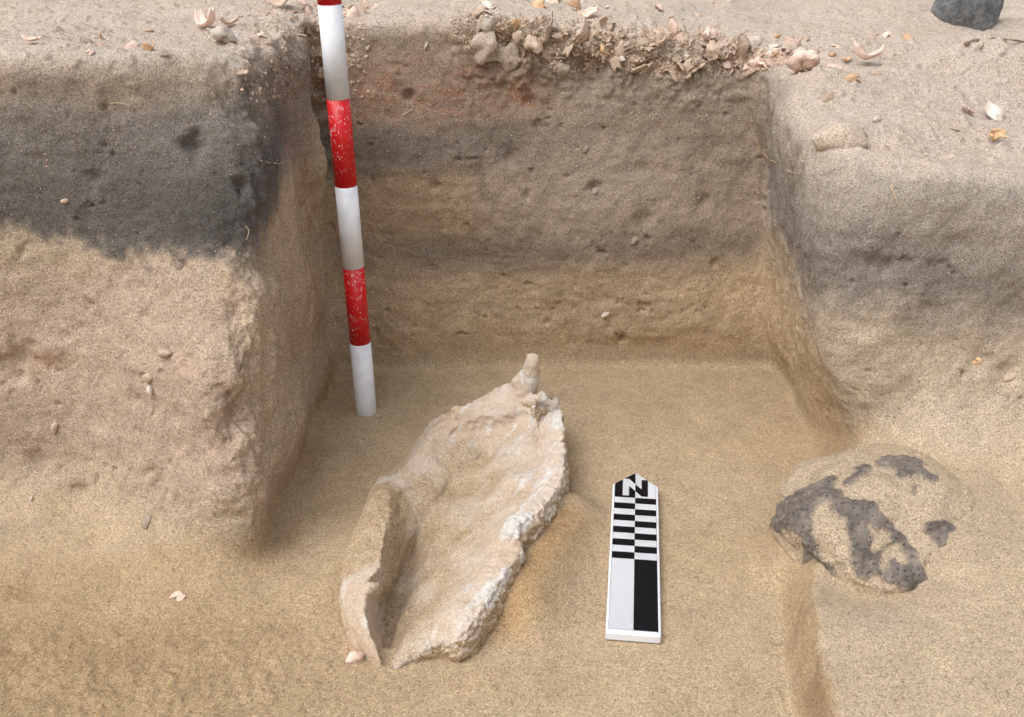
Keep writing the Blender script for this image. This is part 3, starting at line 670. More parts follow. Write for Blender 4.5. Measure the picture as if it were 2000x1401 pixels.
# outlines of the bare dark patches, in plan
def proj(p):
    rel = p - np.array(O); c_, s_ = math.cos(PITCH), math.sin(PITCH)
    dep = rel[:, 1] * c_ - rel[:, 2] * s_; vy = -(rel[:, 1] * s_ + rel[:, 2] * c_)
    return rel[:, 0] / dep * FPX + 1000, vy / dep * FPX + 700.5
PATCH = [[(1512,1000),(1520,975),(1560,955),(1620,942),(1640,960),(1628,985),(1605,1000),(1590,1020),(1600,1075),(1630,1130),(1632,1150),(1600,1152),(1580,1120),(1575,1080),(1560,1052),(1530,1050),(1516,1025)],
 [(1650,985),(1690,980),(1730,1000),(1770,1040),(1800,1075),(1822,1105),(1818,1150),(1780,1156),(1740,1148),(1712,1120),(1690,1135),(1665,1110),(1660,1060),(1652,1020)],
 [(1700,905),(1760,897),(1790,905),(1830,925),(1832,942),(1790,930),(1765,932),(1745,940),(1740,920),(1705,918)],
 [(1825,1020),(1850,1022),(1880,1050),(1897,1078),(1890,1090),(1862,1085),(1840,1060),(1822,1045)],
 [(1785,955),(1795,955),(1802,980),(1790,982)], [(1632,950),(1655,985),(1700,985),(1720,1010),(1690,1020),(1650,1030),(1625,985)], [(1575,1040),(1640,1060),(1632,1150),(1600,1152)], [(1512,990),(1545,1000),(1580,1010),(1560,1055),(1530,1052),(1505,1030)], [(1640,945),(1680,915),(1690,925),(1660,950)]]
HOLES = [(1722,1060,20,34,.5),(1755,1085,16,24,.6),(1778,1100,10,18,.5),(1628,1070,14,26,0),(1740,1110,10,16,.4),(1700,1035,14,12,0)]
wx, wy = proj(wv); nz1 = fbm(v, 34, 4, 51) * 16; nz2 = fbm(v, 34, 4, 61) * 16
wx2, wy2 = wx + nz1, wy + nz2; mask = np.zeros(len(v), bool)
for pg in PATCH:
    inside_ = np.zeros(len(v), bool); j = len(pg) - 1
    for i in range(len(pg)):
        xi, yi = pg[i]; xj, yj = pg[j]
        cond = ((yi > wy2) != (yj > wy2)) & (wx2 < (xj - xi) * (wy2 - yi) / (yj - yi + 1e-9) + xi); inside_ ^= cond; j = i
    mask |= inside_
for hx, hy, ra, rb, tl in HOLES:
    dx, dy = wx2 - hx, wy2 - hy; a_ = dx * math.cos(tl) + dy * math.sin(tl); b_ = -dx * math.sin(tl) + dy * math.cos(tl); mask &= ~((a_ / ra) ** 2 + (b_ / rb) ** 2 < 1)
mk = mask.astype(float)
mk_s = mk.copy(); ed_ = np.empty(len(bo.data.edges) * 2, np.int32); bo.data.edges.foreach_get('vertices', ed_); ed_ = ed_.reshape(-1, 2)
for _ in range(3):
    a_ = mk_s.copy(); w_ = np.ones(len(v)); np.add.at(a_, ed_[:, 0], mk_s[ed_[:, 1]]); np.add.at(a_, ed_[:, 1], mk_s[ed_[:, 0]]); np.add.at(w_, ed_.ravel(), 1.); mk_s = a_ / w_
v2 = v + n * ((.0022) * mk + .0017 * fbm(v, 140, 3, 55) * mk + .0004 * fbm(v, 60, 2, 56) * (1 - mk) + .0012 * mk * np.clip(fbm(v, 330, 2, 57), -1, .2))[:, None]
bo.data.vertices.foreach_set('co', v2.astype(np.float32).ravel()); bo.data.update()
ca = bo.data.color_attributes.new('bare', 'FLOAT_COLOR', 'POINT'); cc = np.ones((len(v), 4), np.float32); cc[:, :3] = mk_s[:, None]; ca.data.foreach_set('color', cc.ravel())
m_bo, t, bs, lavac = lava_mat('sand_coated_lava', tuple(lin(110, 101, 93)), tuple(lin(164, 153, 142)), False)
at = nd(t, 'ShaderNodeAttribute', attribute_name='bare'); c, a, b = grains(t, tuple(lin(204, 183, 155)), .8)
ad = nd(t, 'ShaderNodeMath', operation='MULTIPLY_ADD'); t.links.new(noise(t, 200, 4, .75).outputs[0], ad.inputs[0]); ad.inputs[1].default_value = 1.5; t.links.new(at.outputs['Fac'], ad.inputs[2]); ad2 = nd(t, 'ShaderNodeMath', operation='MULTIPLY'); t.links.new(ad.outputs[0], ad2.inputs[0]); ad2.inputs[1].default_value = .4
t.links.new(mixc(t, c, lavac, ramp(t, ad2.outputs[0], [(.35, 0.), (.62, 1.)]).outputs[0]), bs.inputs['Base Color']); bo.data.materials.append(m_bo); bs.inputs['Specular IOR Level'].default_value = .15
label(bo, 'big rounded boulder with dark grey pitted patches half buried in sand at right', 'boulder')

# ---------------- shells, pebbles, roots ----------------
def shell_mat(name, a, b, dust, k=.022):
    m, t, bs = new_mat(name); c = mixc(t, tuple(a), tuple(b), ramp(t, noise(t, 90 * k, 3).outputs[0], [(.35, 0.), (.65, 1.)]).outputs[0])
    oi = nd(t, 'ShaderNodeObjectInfo'); vr = ramp(t, oi.outputs['Random'], [(0., .82), (1., 1.12)]); c = mixc(t, c, vr.outputs[0], 1., 'MULTIPLY')
    c2, a_, b_ = grains(t, tuple(lin(190, 168, 146)), .7, k); c = mixc(t, c, c2, ramp(t, noise(t, 140 * k, 4, .7).outputs[0], [(.5 - dust, 0.), (.72 - dust, 1.)]).outputs[0])
    t.links.new(c, bs.inputs['Base Color']); bs.inputs['Roughness'].default_value = .65; bs.inputs['Specular IOR Level'].default_value = .3
    bump(t, bs, [(noise(t, 160 * k, 4, .7).outputs[0], .0007), (noise(t, 600 * k, 2).outputs[0], .0004)]); return m
m_dusty = shell_mat('dusty_shell', lin(218, 194, 173), lin(202, 174, 151), .14)
m_pink = shell_mat('pink_shell', lin(238, 214, 198), lin(222, 188, 168), -.02)
m_orange = shell_mat('orange_shell', lin(226, 192, 150), lin(210, 162, 122), .0)
m_pale = shell_mat('pale_shell', lin(228, 218, 206), lin(210, 194, 178), .02)
m_stone = shell_mat('grey_pebble', lin(172, 156, 140), lin(148, 134, 120), .04)
m_crust, t, bs = new_mat('sand_crust'); c, a, b = grains(t, tuple(lin(204, 186, 166)), .9, .05); t.links.new(c, bs.inputs['Base Color']); bs.inputs['Roughness'].default_value = 1; bs.inputs['Specular IOR Level'].default_value = .1
bump(t, bs, [(noise(t, 120 * .05, 4, .7).outputs[0], .0024), (a.outputs[0], .0011)])
m_root, t, bs = new_mat('dry_root'); bs.inputs['Base Color'].default_value = (*lin(206, 180, 140), 1); bs.inputs['Roughness'].default_value = .8
m_twig, t, bs = new_mat('brown_twig'); t.links.new(mixc(t, tuple(lin(176, 146, 116)), tuple(lin(120, 96, 80)), ramp(t, noise(t, 70, 3).outputs[0], [(.4, 0.), (.6, 1.)]).outputs[0]), bs.inputs['Base Color'])

def grid_solid(nm, top, thick, close_u=False):
    """top: array [nu][nv] of points -> closed thin solid"""
    nu, nv = top.shape[:2]; du = np.gradient(top, axis=0); dv = np.gradient(top, axis=1); nrm = np.cross(du, dv); nrm /= (np.linalg.norm(nrm, axis=2, keepdims=True) + 1e-12)
    bot = top - nrm * (thick[..., None] if hasattr(thick, 'shape') else thick)
    V_ = np.concatenate([top.reshape(-1, 3), bot.reshape(-1, 3)]); K = nu * nv; F_ = []
    for i in range(nu - 1):
        for j in range(nv - 1):
            a = i * nv + j; q_ = (a, a + nv, a + nv + 1, a + 1); F_.append(q_); F_.append(tuple(k + K for k in q_[::-1]))
    for i in range(nu - 1):
        a, b = i * nv, (i + 1) * nv; F_.append((a, a + K, b + K, b)); a += nv - 1; b += nv - 1; F_.append((a, b, b + K, a + K))
    for j in range(nv - 1):
        F_.append((j, j + 1, j + 1 + K, j + K)); a = (nu - 1) * nv + j; F_.append((a, a + K, a + 1 + K, a + 1))
    return mesh_np(nm, V_, np.array(F_))
def flake(seed, curl=.5, ribs=0., elong=1.):
    """broken piece of a shell wall, about 1 unit across"""
    r = np.random.default_rng(seed); n = 11; u, v_ = np.meshgrid(np.linspace(-1, 1, n), np.linspace(-1, 1, n), indexing='ij')
    x_ = u * np.sqrt(1 - v_ ** 2 / 2); y_ = v_ * np.sqrt(1 - u ** 2 / 2); th = np.arctan2(y_, x_)
    k = 1 + .22 * np.sin(2 * th + r.uniform(0, 6)) - .26 * np.abs(np.sin(1.5 * th + r.uniform(0, 6))) + .16 * np.sin(4 * th + r.uniform(0, 6)) - .16 * np.abs(np.sin(3.5 * th + r.uniform(0, 6))) + .09 * np.sin(9 * th + r.uniform(0, 6))
    x_, y_ = x_ * k * .5 * elong, y_ * k * .5 / elong ** .5
    a1 = curl * r.uniform(.6, 1.3); a2 = curl * r.uniform(.0, .6)
    z_ = -a1 * x_ ** 2 * 1.6 - a2 * y_ ** 2 * 1.6 + .05 * np.sin(x_ * 7 + r.uniform(0, 6)) * np.sin(y_ * 6) + ribs * .035 * np.sin(th * 11) * np.hypot(x_, y_) * 2
    return grid_solid('shell_fragment', np.stack([x_, y_, z_], 2), .07)
def limpet(seed):
    r = np.random.default_rng(seed); n = 13; u, v_ = np.meshgrid(np.linspace(-1, 1, n), np.linspace(-1, 1, n), indexing='ij')
    x_ = u * np.sqrt(1 - v_ ** 2 / 2); y_ = v_ * np.sqrt(1 - u ** 2 / 2); rr = np.hypot(x_, y_); th = np.arctan2(y_, x_)
    z_ = .24 * (1 - rr ** 1.2) + .022 * np.sin(th * 11) * rr + .03 * np.sin(rr * 14) * rr + .05 * np.sin(x_ * 4 + seed)
    k = 1 + .10 * np.sin(3 * th + seed) - .14 * np.abs(np.sin(2.5 * th + seed)) + .04 * np.sin(11 * th)
    return grid_solid('shell', np.stack([x_ * .5 * k, y_ * .42 * k, z_], 2), .05)
def cup(seed, open_=2.4):
    """curved remnant of a whorl, like a letter C"""
    r = np.random.default_rng(seed); n = 18; m_ = 8; u = np.linspace(-open_ / 2, open_ / 2, n)[:, None]; w_ = np.linspace(-1, 1, m_)[None]
    rad = .42 + .05 * w_; wid = .30 * (1 - .55 * (u / (open_ / 2)) ** 2) * (1 + .15 * np.sin(u * 5 + seed))
    x_ = rad * np.sin(u) * (1 + 0 * w_); y_ = w_ * wid * .5 + .04 * np.sin(u * 4); z_ = .4 - rad * np.cos(u) + .10 * w_ ** 2
    return grid_solid('shell_fragment', np.stack([x_, y_, z_], 2), .07)
def whelk(seed, spines=.0, turns=2.6):
    """spiral snail shell with an opening, axis along x"""
    n = 58; m_ = 14; T = np.linspace(0, 1, n); ph = T * turns * 2 * math.pi; rad = .035 * np.exp(T * 1.95); off = .75 * rad
    V_ = []
    for k in range(n):
        cx = -.75 * T[k] ** 1.4 + .5; er = np.array([0, math.cos(ph[k]), math.sin(ph[k])]); ex_ = np.array([1., 0, 0])
        kk = 1 + spines * max(0, math.sin(ph[k] * 3.2)) ** 3
        for j in range(m_):
            a = 2 * math.pi * j / m_; s_ = 1 + .9 * spines * (1 if j in (1, 2, 3) else 0) * max(0, math.sin(ph[k] * 4)) ** 2 + .08 * math.sin(ph[k] * 9)
            V_.append(np.array([cx, 0, 0]) + er * (off[k] + rad[k] * math.cos(a) * s_) + ex_ * (rad[k] * 1.45 * math.sin(a) - (.25 * rad[k] if j > m_ * .6 else 0)))
    F_ = []
    for k in range(n - 1):
        for j in range(m_): F_.append((k * m_ + j, k * m_ + (j + 1) % m_, (k + 1) * m_ + (j + 1) % m_, (k + 1) * m_ + j))
    V_ = np.array(V_); V_ = V_ * (1 + .22 * fbm(V_, 7, 3, seed))[:, None]; me_ = mesh_np('shell', V_, np.array(F_)); bm = bmesh.new(); bm.from_mesh(me_)
    bm.verts.ensure_lookup_table(); bm.faces.new([bm.verts[j] for j in range(m_)])
    # lip turned back into a dark mouth
    last = [bm.verts[(n - 1) * m_ + j] for j in range(m_)]; ctr = sum((v.co for v in last), Vector()) / m_
    ring = [bm.verts.new(ctr + (v.co - ctr) * .82) for v in last]; deep = [bm.verts.new(ctr + (v.co - ctr) * .55 + Vector((0, .10, -.14))) for v in last]
    for A, B in ((last, ring), (ring, deep)):
        for j in range(m_): bm.faces.new((A[j], A[(j+1) % m_], B[(j+1) % m_], B[j])).smooth = True
    bm.faces.new(deep); bmesh.ops.recalc_face_normals(bm, faces=bm.faces); bm.to_mesh(me_); bm.free(); return me_
def rough(seed):
    bm = bmesh.new(); bmesh.ops.create_icosphere(bm, subdivisions=4, radius=.5); me_ = bpy.data.meshes.new('clod'); bm.to_mesh(me_); bm.free()
    v, n = arr(me_); v = v * (1 + .55 * fbm(v, 2.4, 4, seed, .6) - .3 * np.abs(fbm(v, 6, 2, seed + 9)))[:, None] * np.array([1, .85, .5]); me_.vertices.foreach_set('co', v.astype(np.float32).ravel())
    me_.update(); return me_
def chunk(seed, amp=.25):
    bm = bmesh.new(); bmesh.ops.create_icosphere(bm, subdivisions=3, radius=.5); me_ = bpy.data.meshes.new('pebble'); bm.to_mesh(me_); bm.free()
    v, n = arr(me_); v = v * (1 + amp * fbm(v, 2.2, 3, seed))[:, None] * np.array([1, .75, .6]); me_.vertices.foreach_set('co', v.astype(np.float32).ravel())
    me_.polygons.foreach_set('use_smooth', np.ones(len(me_.polygons), bool)); me_.update(); return me_
FL = [flake(s, c_, r_, e_) for s, c_, r_, e_ in [(1,.5,0,1),(2,.9,0,1.2),(3,.3,1,1),(4,.7,0,.9),(5,1.1,0,1.35),(6,.5,1,1.15),(7,.2,0,1.),(8,.8,1,.85),(9,.6,0,1.5),(10,1.2,0,1.1)]]
LM = [limpet(s) for s in (1, 2)]; CU = [cup(1), cup(2, 2.9), cup(3, 1.8)]; WH = [whelk(1), whelk(2, 1.)]; CH = [chunk(s) for s in range(5)]; RG = [rough(s) for s in (3, 14, 25, 36)]; BL = [chunk(s, .5) for s in (11, 12, 13, 14)]
_vc = {}
def variant(me_, mat):
    k = (me_.name, mat.name)
    if k not in _vc:
        c_ = me_.copy(); c_.materials.clear(); c_.materials.append(mat); _vc[k] = c_
    return _vc[k]
def place(nm, me_, mat, px, py, size_px, sink=.15, rot=None, tilt=None, sc=(1, 1, 1)):
    """lay a piece on the ground seen at a point of the survey photograph"""
    h, nrm, dep = hit(px, py); s = size_px / FPX * dep
    o = bpy.data.objects.new(nm, variant(me_, mat)); C.objects.link(o)
    tl = tilt or (0, 0); qn = Vector((0, 0, 1)).rotation_difference(nrm)
    o.rotation_mode = 'QUATERNION'; o.rotation_quaternion = qn @ Euler((tl[0], tl[1], rot if rot is not None else rng.uniform(0, 6.28))).to_quaternion()
    o.location = h + nrm * (s * (.18 - sink)); o.scale = Vector(sc) * s
    return o
SP = [ # singled-out shells and stones: name, mesh, material, x, y, size, sink, rot, tilt, scale, label, category
 ('shell', WH[0], m_pale, 428, 82, 48, -.15, 2.6, (0,0), (1,1,1), 'glossy cream snail shell lying on the left ground surface beside the pit corner', 'shell'),
 ('shell_fragment', CU[1], m_pink, 405, 58, 62, 0, 2.4, (.3,.2), (1,1,1), 'pinkish arched shell fragment just behind the glossy cream snail shell', 'shell'),
 ('shell_fragment', CU[0], m_dusty, 448, 52, 40, 0, .6, (.2,0), (1,1,1), 'small curled brown shell fragment behind the cream snail shell, farther back', 'shell'),
 ('shell_fragment', FL[1], m_orange, 296, 98, 26, .0, 1., (1.1,.2), (1,1,1), 'orange tinted upright shell chip on the left ground surface edge', 'shell'),
 ('shell_fragment', FL[4], m_pink, 258, 92, 40, .05, .2, (.2,0), (1,1,.8), 'long flat pinkish shell flake left of the orange chip', 'shell'),
 ('shell_fragment', FL[0], m_pink, 176, 103, 20, .0, .2, (.1,0), (1,1,1), 'small pale pink shell bit in front of the dark pebble at left', 'shell'),
 ('shell_fragment', FL[7], m_dusty, 203, 92, 26, .0, 1.2, (.5,.1), (1,1,1), 'brown tinted shell bit to the right of the dark pebble at left', 'shell'),
 ('pebble', CH[0], m_stone, 169, 84, 22, .05, .2, (0,0), (1,1,.8), 'dark grey pebble on the left ground surface', 'pebble'),
 ('shell_fragment', CU[2], m_pink, 62, 86, 44, .0, .1, (.3,0), (1,1,.8), 'flat rusty edged shell plate near the left border on the ground', 'shell'),
 ('shell_fragment', FL[2], m_orange, 197, 72, 14, 0, 1.4, (1.,0), (1,1,1), 'tiny yellow orange shell chip behind the dark pebble', 'shell'),
 ('pebble', CH[1], m_stone, 320, 106, 20, .05, .2, (0,0), (1,1,.6), 'flat grey pebble right beside the orange tinted chip', 'pebble'),
 ('pebble', CH[2], m_dusty, 291, 62, 16, .05, .2, (0,0), (1,1,.7), 'small tan pebble farther back on the left ground surface', 'pebble'),
 ('shell_fragment', CU[2], m_dusty, 466, 147, 40, .0, .3, (.2,0), (1,1,.8), 'brown shell fragment jutting from the rounded left pit corner', 'shell'),
 ('shell_fragment', FL[3], m_pink, 605, 22, 44, -.1, 1.5, (1.0,.1), (1,1.2,1), 'upright pink shell plate touching the left side of the ranging pole', 'shell'),
 ('shell_fragment', CU[0], m_pink, 560, 12, 58, -.05, .1, (.4,0), (1,1,1), 'long pink curled shell at the top edge left of the pole', 'shell'),
 ('shell_fragment', FL[1], m_dusty, 700, 20, 46, .0, 2., (.5,.4), (1,1,1), 'broad dusty shell just right of the ranging pole top', 'shell'),
 ('shell_fragment', FL[4], m_pink, 690, 32, 36, -.05, .3, (.7,.2), (1,1,1), 'pale folded shell piece hanging under the broad dusty shell by the pole', 'shell'),
 ('shell_fragment', FL[0], m_dusty, 722, 14, 28, .0, .4, (.4,.1), (1,1,1), 'small square shell piece second to the right of the pole', 'shell'),
 ('shell', LM[0], m_pale, 952, 47, 50, -.05, .3, (.5,-.2), (1,1,1), 'pale domed limpet on the midden edge above the big hanging clods', 'shell'),
 ('shell', LM[1], m_pale, 955, 16, 34, .0, .9, (.1,0), (1,1,.8), 'pale flat limpet on the ground behind the midden edge', 'shell'),
 ('shell_fragment', CU[1], m_dusty, 993, 62, 44, -.25, .1, (-.9,.3), (1,1.3,1), 'arched shell overhanging the dark gap in the midden', 'shell'),
 ('shell_fragment', FL[0], m_orange, 1006, 46, 30, -.12, .9, (.3,.3), (1,1,1), 'orange cream squarish shell chip above the dark gap in the midden', 'shell'),
 ('shell', WH[1], m_dusty, 1042, 88, 46, -.05, 1.8, (.3,.5), (1,1,1), 'round dusty coiled shell in the midden right of the dark gap', 'shell'),
 ('shell_fragment', FL[2], m_dusty, 1068, 60, 46, -.2, 1.2, (.9,.3), (1,1.2,1), 'ribbed upright shell valve standing out of the midden', 'shell'),
 ('clod', BL[0], m_crust, 950, 92, 54, .0, .5, (.1,.1), (1,1.1,1.), 'large brown clod of cemented shell hanging from the midden at its left', 'clod'),
 ('clod', BL[1], m_crust, 998, 108, 52, .05, 1.7, (.1,.1), (1,1.1,.8), 'rounded brown clod below the dark gap in the midden', 'clod'),
 ('clod', BL[2], m_crust, 960, 112, 44, .1, .3, (.1,.1), (1,.8,.7), 'flat crumbly clod tucked beneath the largest midden clod', 'clod'),
 ('clod', BL[3], m_crust, 1100, 134, 32, .0, .3, (.1,.1), (1,1,.9), 'small knobbly clod left of the lower hollow in the midden', 'clod'),
 ('shell_fragment', FL[5], m_orange, 1126, 22, 34, -.1, .7, (.9,.1), (1,1.1,1), 'fan shaped orange ribbed shell standing on the ground behind the midden', 'shell'),
 ('shell_fragment', CU[2], m_pink, 1150, 32, 48, .0, .0, (.3,0), (1,1,1), 'peach curved shell piece beside the fan shaped orange shell', 'shell'),
 ('shell_fragment', FL[4], m_orange, 1052, 12, 34, -.05, .1, (.3,0), (1,1,1), 'orange cream elongated shell on the ground above the midden centre', 'shell'),
 ('shell_fragment', FL[3], m_pink, 1080, 3, 44, -.05, .1, (.5,0), (1,1,1), 'pink shell cut by the top edge above the midden', 'shell'),
 ('shell_fragment', CU[0], m_orange, 1172, 106, 30, -.05, .1, (-.7,.5), (1,1,1), 'amber curled shell lip low in the midden', 'shell'),
 ('shell_fragment', FL[9], m_dusty, 1214, 112, 46, -.08, .1, (.9,.1), (1,1,1), 'wide flat shell shelf jutting low from the midden', 'shell'),
 ('shell_fragment', FL[6], m_dusty, 1255, 125, 54, -.05, .8, (.1,.2), (1,1,1), 'large angular plate hanging point down at the midden base', 'shell'),
 ('shell_fragment', FL[8], m_dusty, 1146, 70, 44, -.2, .9, (1.1,.2), (1,1,1), 'thin slanting shell blade at the middle of the midden', 'shell'),
 ('shell_fragment', CU[1], m_pink, 1372, 80, 34, -.15, 1.2, (-.5,.2), (1,1,1), 'hollow broken shell cup left of the capped shell at the midden end', 'shell'),
 ('shell', LM[1], m_pink, 1392, 78, 28, -.3, .3, (.2,.1), (1,1,1), 'small pale pink cap shell on top of a rounder shell at the midden end', 'shell'),
 ('shell', LM[0], m_dusty, 1398, 100, 40, -.2, 1.4, (-.2,.1), (1,1,1), 'round dusty shell under the small pale pink cap', 'shell'),
 ('shell', LM[0], m_dusty, 1432, 92, 52, -.25, .6, (.3,.4), (1,1,1.1), 'large ridged grey pink shell at the right end of the midden', 'shell'),
 ('shell_fragment', FL[4], m_pale, 1473, 86, 40, -.05, -.4, (.3,.2), (1,1,1), 'pale oval shell sliver right of the large ridged shell', 'shell'),
 ('shell_fragment', FL[0], m_pink, 1476, 122, 26, -.05, .8, (.1,.1), (1,1,1), 'diamond shaped pink shell chip in the wall below the pale sliver', 'shell'),
 ('shell_fragment', FL[7], m_dusty, 1348, 126, 34, -.1, .8, (.5,.4), (1,1,1), 'jagged dusty shell above a small dark gap under the midden', 'shell'),
 ('shell', LM[0], m_pink, 1420, 128, 22, .0, .8, (.1,.1), (1,1,1), 'small rounded shell set in the wall below the midden right end', 'shell'),
 ('shell_fragment', CU[2], m_orange, 1522, 78, 24, -.05, .8, (.2,.1), (1,1,1), 'small orange curled shell on the surface right of the midden', 'shell'),
 ('shell_fragment', FL[1], m_pink, 1555, 88, 38, .0, .4, (.4,.1), (1,1,1), 'pink folded shell on the right surface behind the spiny shell', 'shell'),
 ('shell_fragment', FL[9], m_dusty, 1575, 77, 24, .0, .4, (.2,.1), (1,1,1), 'brown oval shell bit resting on the pink folded shell cluster', 'shell'),
 ('shell_fragment', FL[3], m_dusty, 1540, 96, 30, .0, 2.4, (.4,.1), (1,1,1), 'dusty shell flake in front of the pink folded shell', 'shell'),
 ('shell', WH[1], m_pink, 1566, 140, 62, -.10, 2.0, (.2,.3), (1,1,1), 'spiny pink whelk shell with open mouth at the right pit edge', 'shell'),
 ('shell_fragment', CU[1], m_pink, 1688, 128, 60, -.08, .25, (.1,.1), (1,1,1), 'large pink C shaped shell rim standing open on the right surface', 'shell'),
 ('shell_fragment', CU[2], m_orange, 1652, 121, 28, .0, .5, (.1,.1), (1,1,.8), 'orange tail piece touching the left of the large C shaped shell', 'shell'),
 ('shell_fragment', FL[8], m_pink, 1632, 134, 40, .0, -.7, (.1,.1), (1,.6,1), 'knobbly slender pink shell core in front of the large C shaped shell', 'shell'),
 ('shell_fragment', FL[4], m_orange, 1662, 154, 40, .02, -.3, (.1,.1), (1,.5,1), 'thin bony yellow shell stem lying before the knobbly core', 'shell'),
 ('shell_fragment', CH[2], m_orange, 1626, 108, 13, .0, .5, (.1,.1), (1,1,1), 'tiny bright orange shell bead on the right surface', 'shell'),
 ('shell_fragment', FL[8], m_pink, 1632, 92, 28, .0, -.9, (.1,.1), (1,.6,1), 'narrow pink shell strip behind the orange bead', 'shell'),
 ('shell_fragment', FL[4], m_dusty, 1712, 146, 30, .0, -.3, (.1,.1), (1,.7,1), 'low dusty shell bit right in front of the large C shaped shell', 'shell'),
 ('shell_fragment', FL[6], m_pink, 1887, 216, 26, -.2, 1.2, (.3,1.1), (1,1.2,1), 'upright pale pink shell tab at the far right of the surface', 'shell'),
 ('shell', LM[1], m_pale, 1940, 232, 62, -.02, .2, (.1,.1), (1,1,.7), 'white arched shell with dark gap beneath at the far right', 'shell'),
 ('shell_fragment', CU[2], m_orange, 1938, 272, 50, -.05, .3, (1.0,.1), (1,1,1), 'thin orange V shaped shell rim in front of the white arched shell', 'shell'),
 ('shell_fragment', FL[6], m_dusty, 1866, 254, 18, .0, .3, (.1,.1), (1,1,1), 'tiny pink shell chip left of the thin V shaped rim', 'shell'),
 ('shell_fragment', FL[1], m_pink, 1735, 70, 30, .0, .2, (.2,.1), (1,1,1), 'small tan shell on the surface below left of the lava rock', 'shell'),
 ('shell_fragment', FL[2], m_dusty, 1615, 192, 34, .05, .2, (.1,.1), (1,.8,.6), 'worn pink shell patch half sunk behind the rounded right corner', 'shell'),
 ('pebble', CH[3], m_crust, 1645, 262, 96, .27, .2, (.1,.1), (1,.95,.8), 'sand crusted flat lump embedded at the rounded right corner', 'pebble'),
 ('pebble', CH[3], m_pale, 1712, 238, 24, .0, .9, (.1,.1), (1,.6,.8), 'bluish white pebble beside the sand crusted lump', 'pebble'),
 ('shell_fragment', FL[5], m_pink, 350, 1166, 34, .0, .3, (.1,.1), (1,.8,1), 'small translucent pink shell chip on the foreground sand at left', 'shell'),
 ('pebble', CH[4], m_pink, 696, 1290, 34, -.05, .3, (.1,.1), (1,1,1.2), 'round pinkish pebble at the lower left tip of the bone', 'pebble'),
 ('pebble', CH[2], m_dusty, 325, 690, 30, .02, -.4, (.1,.1), (1,.8,1), 'pale elongated pebble in the left wall, topmost of three', 'pebble'),
 ('pebble', CH[1], m_dusty, 291, 737, 25, .02, .4, (.1,.1), (1,1,.9), 'roundish pale pebble in the left wall, middle of three', 'pebble'),
 ('pebble', CH[3], m_pale, 295, 761, 19, .0, 1.5, (.1,.1), (1,.7,.9), 'thin whitish pebble in the left wall, lowest of three', 'pebble'),
 ('pebble', CH[4], m_dusty, 108, 834, 24, .12, 1.2, (.1,.1), (1,.8,.9), 'smooth brown pebble in the lower left wall', 'pebble'),
 ('pebble', CH[0], m_stone, 288, 1020, 26, .1, 1.2, (.1,.1), (1,1,.6), 'small dark ringed pebble at the foot of the left wall', 'pebble'),
 ('pebble', CH[2], m_pale, 61, 974, 9, .0, 1.2, (.1,.1), (1,1,.8), 'tiny white pebble low on the left wall near the picture border', 'pebble'),
 ('pebble', CH[1], m_stone, 350, 520, 18, .08, 1.2, (.1,.1), (1,1.2,.8), 'dark grey pebble in the left wall just under the charcoal layer', 'pebble'),
 ('pebble', CH[3], m_dusty, 128, 392, 15, .0, .2, (.1,.1), (1,.8,.8), 'tan pebble inside the charcoal layer of the left wall', 'pebble'),
 ('shell_fragment', FL[3], m_orange, 1910, 708, 34, .08, -.3, (.1,.1), (1,.7,1), 'orange shell scrap embedded in the beige right wall', 'shell'),
 ('pebble', CH[0], m_dusty, 1972, 738, 26, .1, .2, (.1,.1), (1,.9,.8), 'brownish pebble in the beige wall near the right border', 'pebble'),
 ('pebble', CH[3], m_pale, 1183, 613, 17, .0, .5, (.1,.1), (1,.7,.7), 'pale stone chip in the orange sand of the back wall', 'pebble'),
 ('pebble', CH[1], m_crust, 1163, 374, 18, .12, .9, (.1,.1), (1,.9,.8), 'tan stone beside a hole in the back wall', 'pebble'),
 ('pebble', CH[4], m_crust, 1240, 470, 17, .10, .9, (.1,.1), (1,.9,.8), 'pale tan stone in the lower grey band of the back wall', 'pebble'),
 ('pebble', CH[2], m_pale, 832, 90, 12, .0, 1.1, (.1,.1), (1,.6,.8), 'small whitish stone chip in the upper back wall right of the pole', 'pebble'),
 ('pebble', CH[0], m_crust, 1144, 292, 15, .12, 1.1, (.1,.1), (1,.9,.8), 'faint tan stone in the middle of the back wall', 'pebble'),
 ('pebble', CH[2], m_dusty, 741, 815, 11, .0, .4, (.1,.1), (1,.6,.8), 'tiny chip on the floor at the foot of the ranging pole', 'pebble'),
 ('pebble', CH[3], m_pale, 756, 990, 12, -.1, .9, (.1,.1), (1,.5,.8), None, 'pebble'),
]
for nm, me_, mt, px, py, s, sk, ro, ti, sc, lb, cat in SP:
    if lb is None: continue
    o = place(nm, me_, mt, px, py, s * 1.05, sk, ro, ti, sc); label(o, lb, cat)
